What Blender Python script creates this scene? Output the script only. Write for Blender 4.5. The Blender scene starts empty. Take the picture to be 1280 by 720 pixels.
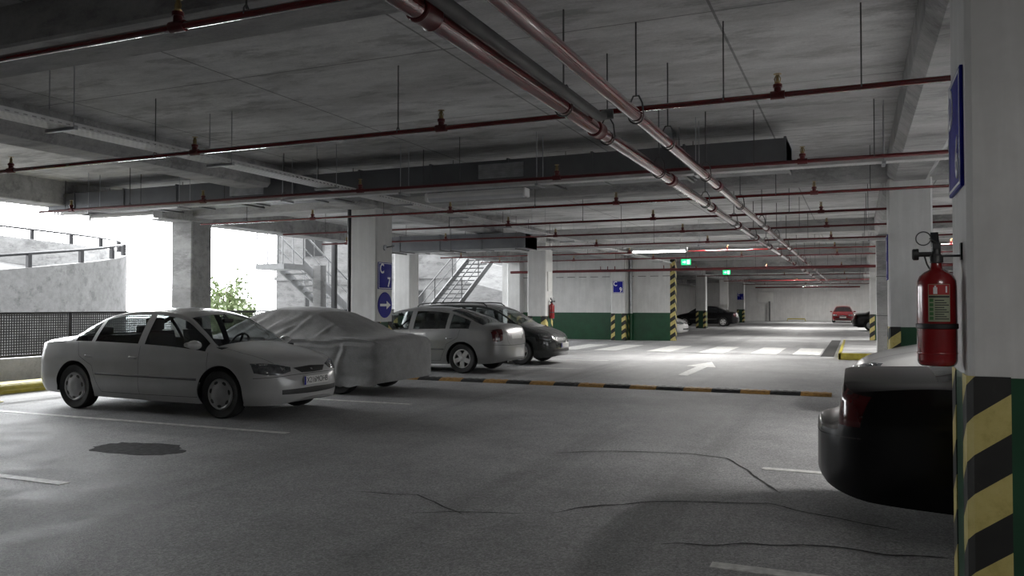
import bpy, bmesh, math, random
from mathutils import Vector, Matrix, noise
from mathutils.bvhtree import BVHTree
random.seed(7)
PI = math.pi
R = math.radians
scene = bpy.context.scene
COL = scene.collection

# ------------------------------------------------------------------ helpers
class MB:
    """collects geometry, build() links it as ONE mesh object"""
    def __init__(s):
        s.v = []; s.f = []; s.mi = []
    def add(s, vs, fs, mi=0):
        o = len(s.v)
        s.v += [tuple(p) for p in vs]
        s.f += [tuple(i + o for i in f) for f in fs]
        s.mi += [mi] * len(fs)
        return s
    def box(s, x0, x1, y0, y1, z0, z1, mi=0):
        vs = [(x, y, z) for z in (z0, z1) for y in (y0, y1) for x in (x0, x1)]
        return s.add(vs, [(0, 2, 3, 1), (4, 5, 7, 6), (0, 1, 5, 4), (2, 6, 7, 3), (0, 4, 6, 2), (1, 3, 7, 5)], mi)
    def bbox(s, x0, x1, y0, y1, z0, z1, b=.01, mi=0, seg=2):
        bm = bmesh.new()
        bmesh.ops.create_cube(bm, size=1)
        for v in bm.verts:
            v.co = Vector(((x0 + x1) / 2 + v.co.x * (x1 - x0), (y0 + y1) / 2 + v.co.y * (y1 - y0), (z0 + z1) / 2 + v.co.z * (z1 - z0)))
        bmesh.ops.bevel(bm, geom=list(bm.edges), offset=b, segments=seg, profile=.5, affect='EDGES')
        bm.verts.index_update()
        s.add([v.co for v in bm.verts], [[v.index for v in f.verts] for f in bm.faces], mi)
        bm.free(); return s
    def tube(s, p0, p1, r, n=10, mi=0, r2=None, caps=True):
        p0 = Vector(p0); p1 = Vector(p1); d = (p1 - p0).normalized()
        a = d.orthogonal().normalized(); b = d.cross(a)
        r2 = r if r2 is None else r2
        vs = []
        for p, q in ((p0, r), (p1, r2)):
            for i in range(n):
                t = 2 * PI * i / n
                vs.append(p + (a * math.cos(t) + b * math.sin(t)) * q)
        fs = [(i, (i + 1) % n, n + (i + 1) % n, n + i) for i in range(n)]
        if caps:
            fs += [tuple(range(n - 1, -1, -1)), tuple(range(n, 2 * n))]
        return s.add(vs, fs, mi)
    def path(s, pts, r, n=8, mi=0, closed=False):
        pts = [Vector(p) for p in pts]; m = len(pts); vs = []; up = None
        for i, p in enumerate(pts):
            if closed:
                d = (pts[(i + 1) % m] - pts[i - 1]).normalized()
            else:
                d = (pts[min(i + 1, m - 1)] - pts[max(i - 1, 0)]).normalized()
            if up is None:
                up = d.orthogonal().normalized()
            a = (up - d * up.dot(d)).normalized(); up = a; b = d.cross(a)
            for k in range(n):
                t = 2 * PI * k / n
                vs.append(p + (a * math.cos(t) + b * math.sin(t)) * r)
        fs = []
        for i in range(m if closed else m - 1):
            j = (i + 1) % m
            for k in range(n):
                fs.append((i * n + k, i * n + (k + 1) % n, j * n + (k + 1) % n, j * n + k))
        if not closed:
            fs += [tuple(range(n - 1, -1, -1)), tuple(range((m - 1) * n, m * n))]
        return s.add(vs, fs, mi)
    def lathe(s, prof, n=24, mi=0, M=None, caps=True):
        """prof (r,z) around local z, M places it"""
        M = M or Matrix(); vs = []; m = len(prof)
        for r, z in prof:
            for k in range(n):
                t = 2 * PI * k / n
                vs.append(M @ Vector((r * math.cos(t), r * math.sin(t), z)))
        fs = []
        for i in range(m - 1):
            for k in range(n):
                fs.append((i * n + k, i * n + (k + 1) % n, (i + 1) * n + (k + 1) % n, (i + 1) * n + k))
        if caps and prof[0][0] > 1e-6: fs.append(tuple(range(n - 1, -1, -1)))
        if caps and prof[-1][0] > 1e-6: fs.append(tuple(range((m - 1) * n, m * n)))
        return s.add(vs, fs, mi)
    def prism(s, pts, axis, a0, a1, mi=0):
        """polygon pts (two coords) extruded along axis from a0 to a1"""
        n = len(pts)
        def mk(p, a):
            return (a, p[0], p[1]) if axis == 'x' else (p[0], a, p[1]) if axis == 'y' else (p[0], p[1], a)
        vs = [mk(p, a0) for p in pts] + [mk(p, a1) for p in pts]
        fs = [tuple(range(n)), tuple(range(2 * n - 1, n - 1, -1))] + [(i, n + i, n + (i + 1) % n, (i + 1) % n) for i in range(n)]
        return s.add(vs, fs, mi)
    def grid(s, rows, mi=0, closed=False):
        n = len(rows[0]); vs = [p for r in rows for p in r]; fs = []
        for i in range(len(rows) - 1):
            for k in range(n if closed else n - 1):
                j = (k + 1) % n
                fs.append((i * n + k, i * n + j, (i + 1) * n + j, (i + 1) * n + k))
        return s.add(vs, fs, mi)
    def build(s, name, mat, parent=None, loc=None, smooth=38, recalc=True):
        me = bpy.data.meshes.new(name)
        me.from_pydata(s.v, [], s.f)
        mats = mat if isinstance(mat, (list, tuple)) else [mat]
        for m in mats: me.materials.append(m)
        me.polygons.foreach_set('material_index', s.mi)
        if recalc:
            bm = bmesh.new(); bm.from_mesh(me)
            bmesh.ops.recalc_face_normals(bm, faces=bm.faces); bm.to_mesh(me); bm.free()
        if smooth:
            me.polygons.foreach_set('use_smooth', [True] * len(me.polygons))
            me.set_sharp_from_angle(angle=R(smooth))
        me.update()
        o = bpy.data.objects.new(name, me); COL.objects.link(o)
        if parent: o.parent = parent
        if loc: o.location = loc
        return o

def tag(o, label, cat, group=None, kind=None):
    o['label'] = label; o['category'] = cat
    if group: o['group'] = group
    if kind: o['kind'] = kind
    return o
def thing(name, label, cat, loc=(0, 0, 0), rotz=0, group=None):
    o = bpy.data.objects.new(name, None); COL.objects.link(o)
    o.empty_display_size = .2
    o.location = loc; o.rotation_euler = (0, 0, rotz)
    return tag(o, label, cat, group)
def struct(o):
    o['kind'] = 'structure'; return o
def copy_tree(o, parent=None):
    c = o.copy(); COL.objects.link(c)
    if parent: c.parent = parent
    for ch in list(o.children): copy_tree(ch, c)
    return c
def text_mesh(txt, size, depth=.002, space=1.0):
    cu = bpy.data.curves.new('t', 'FONT'); cu.body = txt; cu.size = size; cu.extrude = depth; cu.offset = size * .022 if size > .2 else 0
    cu.align_x = 'CENTER'; cu.align_y = 'CENTER'; cu.space_character = space; cu.resolution_u = 4
    ob = bpy.data.objects.new('t', cu); COL.objects.link(ob)
    bpy.context.view_layer.update()
    me = bpy.data.meshes.new_from_object(ob.evaluated_get(bpy.context.evaluated_depsgraph_get()))
    bpy.data.objects.remove(ob); bpy.data.curves.remove(cu)
    return me
def text(name, txt, size, mat, parent, M, depth=.002, sx=1.0, label=None, space=1.0):
    me = text_mesh(txt, size, depth, space)
    me.transform(M @ Matrix.Diagonal((sx, 1, 1, 1)))
    me.materials.clear(); me.materials.append(mat); me.name = name
    o = bpy.data.objects.new(name, me); COL.objects.link(o); o.parent = parent
    if label: o['label'] = label
    return o
# text plane facing local -y
FACE = Matrix(((1, 0, 0, 0), (0, 0, -1, 0), (0, 1, 0, 0), (0, 0, 0, 1)))

def pchip(pts):
    xs = [p[0] for p in pts]; ys = [p[1] for p in pts]; n = len(xs)
    h = [xs[i + 1] - xs[i] for i in range(n - 1)]; dl = [(ys[i + 1] - ys[i]) / h[i] for i in range(n - 1)]
    m = [dl[0]] + [0 if dl[i - 1] * dl[i] <= 0 else 2 * dl[i - 1] * dl[i] / (dl[i - 1] + dl[i]) for i in range(1, n - 1)] + [dl[-1]]
    def f(x):
        if x <= xs[0]: return ys[0]
        if x >= xs[-1]: return ys[-1]
        i = 0
        while x > xs[i + 1]: i += 1
        t = (x - xs[i]) / h[i]
        return ((2 * t ** 3 - 3 * t * t + 1) * ys[i] + (t ** 3 - 2 * t * t + t) * h[i] * m[i]
                + (-2 * t ** 3 + 3 * t * t) * ys[i + 1] + (t ** 3 - t * t) * h[i] * m[i + 1])
    return f
def lerp_poly(pts, u):
    """point at fraction u of a polyline"""
    L = [0]
    for a, b in zip(pts, pts[1:]): L.append(L[-1] + math.dist(a, b))
    d = u * L[-1]
    for i in range(len(pts) - 1):
        if d <= L[i + 1] + 1e-9:
            t = (d - L[i]) / max(L[i + 1] - L[i], 1e-9)
            return tuple(a + (b - a) * t for a, b in zip(pts[i], pts[i + 1]))
    return pts[-1]

# ------------------------------------------------------------------ materials
def new_mat(name):
    m = bpy.data.materials.new(name); m.use_nodes = True
    nt = m.node_tree; b = nt.nodes['Principled BSDF']
    return m, nt, b
def N(nt, t, **kw):
    n = nt.nodes.new(t)
    for k, v in kw.items(): setattr(n, k, v)
    return n
def setin(n, **kw):
    for k, v in kw.items(): n.inputs[k].default_value = v
def math_node(nt, op, a, b=None, c=None):
    n = N(nt, 'ShaderNodeMath', operation=op)
    for i, x in enumerate((a, b, c)):
        if x is None: continue
        if isinstance(x, (int, float)): n.inputs[i].default_value = x
        else: nt.links.new(x, n.inputs[i])
    return n.outputs[0]
def mixc(nt, fac, a, b, mode='MIX'):
    n = N(nt, 'ShaderNodeMix', data_type='RGBA', blend_type=mode)
    for i, x in ((0, fac), (6, a), (7, b)):
        if isinstance(x, (int, float)): n.inputs[i].default_value = x
        elif isinstance(x, tuple): n.inputs[i].default_value = (*x[:3], 1)
        else: nt.links.new(x, n.inputs[i])
    return n.outputs[2]
def noise_tex(nt, vec, scale, detail=4, rough=.55):
    n = N(nt, 'ShaderNodeTexNoise'); setin(n, Scale=scale, Detail=detail, Roughness=rough)
    nt.links.new(vec, n.inputs['Vector']); return n.outputs['Fac']
def ramp(nt, fac, stops):
    n = N(nt, 'ShaderNodeValToRGB'); e = n.color_ramp.elements
    while len(e) < len(stops): e.new(.5)
    for i, (p, c) in enumerate(stops):
        e[i].position = p; e[i].color = (c, c, c, 1) if isinstance(c, (int, float)) else (*c, 1)
    nt.links.new(fac, n.inputs[0]); return n.outputs[0]
def bump(nt, b, h, strength=.3, dist=.01):
    n = N(nt, 'ShaderNodeBump'); setin(n, Strength=strength, Distance=dist)
    nt.links.new(h, n.inputs['Height']); nt.links.new(n.outputs[0], b.inputs['Normal'])
def obj_co(nt):
    return N(nt, 'ShaderNodeTexCoord').outputs['Object']
def plain(name, col, rough=.5, metal=0, coat=0, var=.12, nscale=6, bmp=0, bscale=60, spec=.5):
    m, nt, b = new_mat(name); co = obj_co(nt)
    f = noise_tex(nt, co, nscale, 5)
    lo = tuple(c * (1 - var) for c in col); hi = tuple(min(1, c * (1 + var)) for c in col)
    nt.links.new(ramp(nt, f, [(.3, lo), (.7, hi)]), b.inputs['Base Color'])
    setin(b, Roughness=rough, Metallic=metal)
    b.inputs['Coat Weight'].default_value = coat; b.inputs['Coat Roughness'].default_value = .04
    b.inputs['Specular IOR Level'].default_value = spec
    if bmp: bump(nt, b, noise_tex(nt, co, bscale, 3), bmp, .004)
    return m
def emit(name, col, s):
    m, nt, b = new_mat(name)
    setin(b, **{'Base Color': (*col, 1), 'Emission Color': (*col, 1), 'Emission Strength': s}); return m

def concrete(name, base, seams=False, dark=.6):
    m, nt, b = new_mat(name); co = obj_co(nt)
    mp = N(nt, 'ShaderNodeMapping'); mp.inputs['Scale'].default_value = (.6, 1.6, 1.6); nt.links.new(co, mp.inputs[0])
    f1 = noise_tex(nt, mp.outputs[0], .55, 8, .62); f2 = noise_tex(nt, mp.outputs[0], 3.2, 8, .72); f3 = noise_tex(nt, co, 40, 3)
    c = ramp(nt, f1, [(.28, base * dark), (.5, base * .9), (.72, base * 1.22)])
    c = mixc(nt, .75, c, ramp(nt, f2, [(.3, .62), (.55, .98), (.75, 1.15)]), 'MULTIPLY')
    blot = ramp(nt, noise_tex(nt, mp.outputs[0], 1.3, 10, .75), [(.52, 1.0), (.60, .62)])
    c = mixc(nt, .85, c, blot, 'MULTIPLY')
    c = mixc(nt, .25, c, ramp(nt, f3, [(.35, .7), (.65, 1.1)]), 'MULTIPLY')
    if seams:
        sx = N(nt, 'ShaderNodeSeparateXYZ'); nt.links.new(co, sx.inputs[0])
        def line(o, per, off, w):
            fr = math_node(nt, 'FRACT', math_node(nt, 'DIVIDE', math_node(nt, 'ADD', o, off), per))
            return math_node(nt, 'LESS_THAN', math_node(nt, 'ABSOLUTE', math_node(nt, 'SUBTRACT', fr, .5)), w / per)
        l = math_node(nt, 'MAXIMUM', line(sx.outputs[0], 2.4, 2.22, .011), line(sx.outputs[1], 2.4, 2.0, .009))
        c = mixc(nt, math_node(nt, 'MULTIPLY', l, .6), c, (.05, .05, .05))
    nt.links.new(c, b.inputs['Base Color'])
    setin(b, Roughness=.75)
    bump(nt, b, f2, .15, .01)
    return m

def asphalt_mat():
    m, nt, b = new_mat('worn_asphalt'); co = obj_co(nt)
    f1 = noise_tex(nt, co, .35, 6, .6); f2 = noise_tex(nt, co, 2.2, 8, .7)
    vo = N(nt, 'ShaderNodeTexVoronoi'); setin(vo, Scale=85.0); nt.links.new(co, vo.inputs['Vector'])
    f3 = vo.outputs['Color']; f4 = noise_tex(nt, co, 160, 2)
    c = ramp(nt, f1, [(.3, (.24, .24, .242)), (.55, (.33, .33, .332)), (.75, (.41, .41, .41))])
    c = mixc(nt, .7, c, ramp(nt, f2, [(.3, .68), (.55, 1.0), (.75, 1.2)]), 'MULTIPLY')
    c = mixc(nt, .55, c, ramp(nt, f3, [(.1, .45), (.5, 1.0), (.9, 1.7)]), 'MULTIPLY')
    c = mixc(nt, .5, c, ramp(nt, f4, [(.3, .5), (.7, 1.5)]), 'MULTIPLY')
    # long dark tyre-worn tracks
    wv = N(nt, 'ShaderNodeMapping'); wv.inputs['Rotation'].default_value = (0, 0, R(28)); wv.inputs['Scale'].default_value = (1.1, .07, 1)
    nt.links.new(co, wv.inputs[0])
    tr = ramp(nt, noise_tex(nt, wv.outputs[0], 1.0, 4, .5), [(.36, .62), (.47, 1.0)])
    c = mixc(nt, .6, c, tr, 'MULTIPLY')
    nt.links.new(c, b.inputs['Base Color'])
    nt.links.new(ramp(nt, f2, [(.3, .55), (.7, .78)]), b.inputs['Roughness'])
    b.inputs['Specular IOR Level'].default_value = .3
    h = math_node(nt, 'ADD', math_node(nt, 'MULTIPLY', vo.outputs['Distance'], .8), f2)
    bump(nt, b, h, .35, .004)
    return m

def stripes_mat():
    """diagonal yellow and black hazard stripes running round the corner"""
    m, nt, b = new_mat('hazard_stripes'); co = obj_co(nt)
    s = N(nt, 'ShaderNodeSeparateXYZ'); nt.links.new(co, s.inputs[0])
    d = math_node(nt, 'SUBTRACT', s.outputs[0], s.outputs[1])
    k = math_node(nt, 'SUBTRACT', s.outputs[2], math_node(nt, 'MULTIPLY', d, .72))
    fr = math_node(nt, 'FRACT', math_node(nt, 'ADD', math_node(nt, 'DIVIDE', k, .345), STRIPE_OFF))
    st = math_node(nt, 'LESS_THAN', fr, .5)
    f = noise_tex(nt, co, 9, 7, .7)
    yel = ramp(nt, f, [(.3, (.38, .31, .09)), (.5, (.52, .44, .15)), (.75, (.58, .50, .20))])
    blk = ramp(nt, f, [(.3, (.008, .008, .008)), (.62, (.014, .014, .013)), (.8, (.05, .045, .035))])
    c = mixc(nt, st, yel, blk)
    dirt = ramp(nt, noise_tex(nt, co, 30, 6, .8), [(.6, 1.0), (.78, .45)])
    nt.links.new(mixc(nt, .6, c, dirt, 'MULTIPLY'), b.inputs['Base Color']); setin(b, Roughness=.5)
    return m
STRIPE_OFF = .28

def perforated(name, col, px, py, hx, hy, plane='xy', metal=.9, rough=.4, stagger=True):
    """sheet metal with real see-through slots laid out in object space"""
    m, nt, b = new_mat(name); co = obj_co(nt)
    s = N(nt, 'ShaderNodeSeparateXYZ'); nt.links.new(co, s.inputs[0])
    ax = {'x': s.outputs[0], 'y': s.outputs[1], 'z': s.outputs[2]}
    a, c_ = ax[plane[0]], ax[plane[1]]
    v = math_node(nt, 'DIVIDE', c_, py)
    u = math_node(nt, 'DIVIDE', a, px)
    if stagger: u = math_node(nt, 'ADD', u, math_node(nt, 'MULTIPLY', math_node(nt, 'FLOOR', v), .5))
    fu = math_node(nt, 'ABSOLUTE', math_node(nt, 'SUBTRACT', math_node(nt, 'FRACT', u), .5))
    fv = math_node(nt, 'ABSOLUTE', math_node(nt, 'SUBTRACT', math_node(nt, 'FRACT', v), .5))
    hole = math_node(nt, 'MULTIPLY', math_node(nt, 'LESS_THAN', fu, hx / px / 2), math_node(nt, 'LESS_THAN', fv, hy / py / 2))
    nt.links.new(ramp(nt, noise_tex(nt, co, 5, 4), [(.3, tuple(c * .8 for c in col)), (.7, col)]), b.inputs['Base Color'])
    setin(b, Metallic=metal, Roughness=rough)
    tr = N(nt, 'ShaderNodeBsdfTransparent'); mx = N(nt, 'ShaderNodeMixShader')
    nt.links.new(hole, mx.inputs[0]); nt.links.new(b.outputs[0], mx.inputs[1]); nt.links.new(tr.outputs[0], mx.inputs[2])
    nt.links.new(mx.outputs[0], nt.nodes['Material Output'].inputs[0])
    return m
def glass_mat(name, tint):
    m, nt, b = new_mat(name); nt.nodes.remove(b)
    tr = N(nt, 'ShaderNodeBsdfTransparent'); tr.inputs[0].default_value = (*tint, 1)
    gl = N(nt, 'ShaderNodeBsdfGlossy'); setin(gl, Roughness=.02)
    g = N(nt, 'ShaderNodeNewGeometry'); dp = N(nt, 'ShaderNodeVectorMath', operation='DOT_PRODUCT')
    nt.links.new(g.outputs['Normal'], dp.inputs[0]); nt.links.new(g.outputs['Incoming'], dp.inputs[1])
    gr = math_node(nt, 'POWER', math_node(nt, 'SUBTRACT', 1.0, math_node(nt, 'ABSOLUTE', dp.outputs['Value'])), 5)
    fr = math_node(nt, 'ADD', math_node(nt, 'MULTIPLY', gr, .9), .05)
    mx = N(nt, 'ShaderNodeMixShader')
    nt.links.new(fr, mx.inputs[0]); nt.links.new(tr.outputs[0], mx.inputs[1]); nt.links.new(gl.outputs[0], mx.inputs[2])
    nt.links.new(mx.outputs[0], nt.nodes['Material Output'].inputs[0])
    return m
def paint_mat(name, col, rough=.3, metal=0, inner=(.02, .02, .022)):
    m, nt, b = new_mat(name); co = obj_co(nt)
    c = ramp(nt, noise_tex(nt, co, 2.5, 6, .65), [(.3, tuple(x * .86 for x in col)), (.65, col)])
    g = N(nt, 'ShaderNodeNewGeometry')
    nt.links.new(mixc(nt, g.outputs['Backfacing'], c, inner), b.inputs['Base Color'])
    setin(b, Roughness=rough, Metallic=metal); b.inputs['Coat Weight'].default_value = .6; b.inputs['Coat Roughness'].default_value = .06
    return m
def plaster_mat(name, base):
    m, nt, b = new_mat(name); co = obj_co(nt)
    f = noise_tex(nt, co, 1.7, 7, .62); f2 = noise_tex(nt, co, 14, 5, .6)
    c = ramp(nt, f, [(.3, tuple(x * .86 for x in base)), (.6, base)])
    st = N(nt, 'ShaderNodeMapping'); st.inputs['Scale'].default_value = (9, 9, .7); nt.links.new(co, st.inputs[0])
    c = mixc(nt, .35, c, ramp(nt, noise_tex(nt, st.outputs[0], 1, 5, .6), [(.42, .8), (.6, 1.0)]), 'MULTIPLY')
    c = mixc(nt, .2, c, ramp(nt, f2, [(.3, .8), (.7, 1.05)]), 'MULTIPLY')
    nt.links.new(c, b.inputs['Base Color']); setin(b, Roughness=.62); bump(nt, b, f2, .12, .006)
    return m

M = {}
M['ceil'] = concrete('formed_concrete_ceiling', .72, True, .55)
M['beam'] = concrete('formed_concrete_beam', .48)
M['conc'] = concrete('bare_concrete', .38)
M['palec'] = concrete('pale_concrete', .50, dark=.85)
M['outc'] = concrete('weathered_outside_concrete', .24, dark=.85)
M['roadc'] = concrete('ramp_road_concrete', .10, dark=.8)
M['asph'] = asphalt_mat()
M['plaster'] = plaster_mat('white_plaster', (.66, .66, .65))
M['green'] = plain('green_gloss_paint', (.006, .055, .022), .35, var=.25, nscale=3, bmp=.05)
M['stripe'] = stripes_mat()
M['blue'] = plain('blue_sign_enamel', (.010, .012, .25), .5, var=.1, spec=.2)
M['signwhite'] = plain('white_sign_letter', (.85, .85, .87), .4, var=.05)
M['line'] = plain('worn_white_road_paint', (.62, .62, .60), .6, var=.3, nscale=14, bmp=.1)
M['yel'] = plain('yellow_kerb_paint', (.40, .34, .05), .5, var=.25, nscale=8)
M['ochre'] = plain('ochre_rubber_segment', (.36, .20, .055), .6, var=.3, nscale=18)
M['rubber'] = plain('black_rubber', (.02, .02, .021), .6, var=.3, nscale=20)
M['tar'] = plain('black_tar', (.012, .012, .012), .7, var=.3)
M['oil'] = plain('oil_soaked_asphalt', (.06, .06, .061), .9, var=.5, nscale=20, bmp=.2, spec=.1)
M['red'] = plain('red_pipe_paint', (.13, .009, .010), .10, var=.2, nscale=4, coat=1.0)
M['dred'] = plain('dull_dark_red_pipe_paint', (.10, .010, .012), .3, var=.2, nscale=4)
M['brass'] = plain('sprinkler_brass', (.36, .27, .13), .35, 1, var=.2)
M['steel'] = plain('dark_rod_steel', (.10, .10, .10), .45, .8, var=.2)
M['galv'] = plain('galvanised_sheet', (.42, .43, .45), .38, .85, var=.18, nscale=9)
M['tray_y'] = perforated('perforated_tray_sheet', (.85, .85, .85), .06, .036, .040, .018, 'yx', .25)
M['tray_x'] = perforated('perforated_cross_tray_sheet', (.85, .85, .85), .06, .036, .040, .018, 'xy', .25)
M['traysd_y'] = perforated('slotted_tray_side', (.7, .7, .7), .085, .04, .045, .012, 'yz', .25, stagger=False)
M['traysd_x'] = perforated('slotted_cross_tray_side', (.7, .7, .7), .085, .04, .045, .012, 'xz', .25, stagger=False)
M['duct'] = plain('grey_duct_sheet', (.14, .145, .155), .42, .5, var=.12, nscale=3)
M['white'] = plain('white_lamp_housing', (.75, .75, .75), .4, var=.05)
M['lens'] = plain('milky_lamp_cover', (.62, .63, .65), .25, var=.05)
M['lit'] = emit('lit_fluorescent_tube', (1, .98, .94), 14)
M['mesh'] = perforated('woven_wire_mesh', (.03, .03, .032), .05, .05, .030, .030, 'yz', metal=.3, rough=.6, stagger=False)
M['darkmetal'] = plain('dark_painted_steel', (.035, .035, .038), .45, .3, var=.2)
M['stair'] = plain('grey_painted_stair_steel', (.03, .031, .033), .5, .2, var=.15)
M['palesteel'] = plain('pale_painted_steel', (.26, .265, .27), .5, .1, var=.1)
M['white_paint'] = paint_mat('white_car_paint', (.42, .42, .416))
M['silver_paint'] = paint_mat('silver_car_paint', (.28, .28, .28), .30, .45)
M['black_paint'] = paint_mat('black_car_paint', (.004, .004, .0045), .28)
for _n in M['black_paint'].node_tree.nodes:
    if _n.type == 'BSDF_PRINCIPLED': _n.inputs['Coat Weight'].default_value = .12; _n.inputs['Specular IOR Level'].default_value = .25
M['dkgreen_paint'] = paint_mat('dark_car_paint', (.012, .016, .015), .2)
M['red_paint'] = paint_mat('red_car_paint', (.13, .008, .011), .25)
M['glass'] = glass_mat('car_glass', (.60, .63, .63))
M['dglass'] = plain('dark_car_glass', (.012, .013, .014), .06, var=.1)
M['trim'] = plain('black_plastic_trim', (.015, .015, .015), .5, var=.2)
M['gtrim'] = plain('grey_plastic_trim', (.10, .10, .10), .5, var=.2)
M['seam'] = plain('shadow_gap_rubber', (.02, .02, .02), .8, var=.1)
M['tyre'] = plain('tyre_rubber', (.014, .014, .014), .75, var=.3, nscale=30)
M['rim'] = plain('silver_wheel_metal', (.50, .50, .50), .35, .25, var=.1)
M['hubw'] = plain('grey_hubcap_plastic', (.30, .30, .30), .4, .2, var=.15)
M['lamp'] = plain('headlamp_glass', (.10, .105, .11), .08, .3, coat=.8, var=.5, nscale=22)
M['chrome'] = plain('chrome', (.75, .75, .76), .12, 1, var=.04)
M['tail'] = plain('red_tail_lamp', (.06, .003, .004), .15, coat=.5, var=.25)
M['tailclear'] = plain('clear_tail_lamp', (.42, .42, .42), .12, coat=.8, var=.1)
M['plate'] = plain('number_plate_white', (.66, .66, .64), .4, var=.05)
M['seat'] = plain('dark_seat_cloth', (.028, .028, .03), .85, var=.3, nscale=30)
M['ink'] = plain('black_ink', (.012, .012, .012), .5, var=.05)
def cloth_mat():
    m, nt, b = new_mat('grey_car_cover_cloth'); co = obj_co(nt)
    c = ramp(nt, noise_tex(nt, co, 5, 8, .7), [(.3, (.19, .19, .19)), (.7, (.28, .28, .28))])
    g = noise_tex(nt, co, 60, 5, .7)
    c = mixc(nt, .6, c, ramp(nt, g, [(.3, .7), (.7, 1.2)]), 'MULTIPLY')
    nt.links.new(c, b.inputs['Base Color']); setin(b, Roughness=.8); b.inputs['Sheen Weight'].default_value = .2
    bump(nt, b, g, .35, .004); return m
M['cloth'] = cloth_mat()
M['leaf'] = plain('pale_green_leaf', (.24, .30, .15), .6, var=.3, nscale=3)
M['bark'] = plain('tree_bark', (.12, .09, .07), .8, var=.3, nscale=20, bmp=.4)
M['ext_red'] = plain('extinguisher_red_enamel', (.22, .009, .011), .25, coat=.6, var=.12)
M['label'] = plain('extinguisher_label', (.33, .36, .25), .5, var=.1)
M['labelred'] = plain('label_red_print', (.42, .03, .03), .45, var=.1)
M['labelgreen'] = plain('label_green_print', (.05, .17, .05), .45, var=.1)
M['exitg'] = emit('lit_green_exit_panel', (.03, .80, .25), 1.6)
M['exitw'] = emit('lit_white_exit_figure', (.75, 1, .85), 1.6)

# ------------------------------------------------------------------ camera
cam = bpy.data.cameras.new('camera'); cam.sensor_width = 36; cam.lens = 36 * 1004 / 1280
co = bpy.data.objects.new('camera', cam); COL.objects.link(co)
co.location = (0, 0, 1.45); co.rotation_euler = (R(91.25), 0, R(23.2)); cam.clip_start = .05
scene.camera = co

# ------------------------------------------------------------------ the building shell
CEIL = 3.77
YG = lambda n: 4.42 + 9.5 * (n - 6)
XB, XC, XD = -13.9, -9.08, .765
HW = .305
struct(MB().box(-14.75, 9, -8, 80, -.25, 0).build('floor', M['asph'], smooth=0))
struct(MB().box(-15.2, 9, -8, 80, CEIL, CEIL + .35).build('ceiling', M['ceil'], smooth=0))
def beam_prof(c, hw, zb, ch=.06):
    return [(c - hw, CEIL), (c - hw, zb + ch), (c - hw + ch, zb), (c + hw - ch, zb), (c + hw, zb + ch), (c + hw, CEIL)]
for n in range(5, 14):
    y = YG(n)
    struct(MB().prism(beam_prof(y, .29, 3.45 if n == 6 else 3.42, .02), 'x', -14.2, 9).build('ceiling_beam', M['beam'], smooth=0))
for x, zb, ch in ((XB, 3.32, .02), (XC, 3.38, .06), (XD, 3.36, .10)):
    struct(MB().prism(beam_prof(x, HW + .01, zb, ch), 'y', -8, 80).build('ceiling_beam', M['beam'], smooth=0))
# walls
struct(MB().box(-15.2, 9, 79.2, 79.5, 0, CEIL).build('wall_back', M['plaster'], smooth=0))
struct(MB().box(7.6, 7.9, 14.5, 79.2, 0, CEIL).box(7.6, 7.9, -8, 4.6, 0, CEIL).box(7.6, 7.9, 4.6, 14.5, 0, .5).build('wall_right', M['plaster'], smooth=0))  # gap in the unseen right wall added to let daylight in
struct(MB().box(7.9, 90, -60, 110, -.6, -.35).build('outside_ground', M['outc'], smooth=0))
struct(MB().box(-15.2, 9, -8.3, -8, 0, CEIL).build('wall_front', M['plaster'], smooth=0))
wl = struct(MB().box(-14.75, -14.42, -8, 7.0, 0, CEIL).build('wall_left', M['plaster'], smooth=0))
wl2 = struct(MB().box(-14.75, -14.45, 33.3, 79.2, 0, CEIL).build('wall_left', M['plaster'], smooth=0))
# partition with green dado and striped end
YW = 33.0
wp = struct(MB().box(-14.3, -6.86, YW, YW + .3, 0, CEIL).build('wall_partition', M['plaster'], smooth=0))
MB().box(-14.3, -7.05, YW - .006, YW, 0, 1.15).build('green_dado', M['green'], wp, smooth=0)
MB().box(-7.05, -6.85, YW - .01, YW + .001, 0, 3.36).box(-6.861, -6.85, YW, YW + .31, 0, 3.36).build('hazard_stripe', M['stripe'], wp, smooth=0)
mb = MB()
for k in range(13):
    x = -13.6 + k * .52
    mb.box(x, x + .34, YW - .004, YW, 2.66, 2.685)
mb.build('dashed_line', M['gtrim'], wp, smooth=0)
# plinth under the fence, outside ground
struct(MB().bbox(-14.75, -14.42, 7.0, 33.0, 0, .46, .015).build('kerb_wall', M['palec']))
gnd = struct(MB().box(-90, -14.75, -60, 110, -.6, -.35).build('outside_ground', M['outc'], smooth=0))

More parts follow.
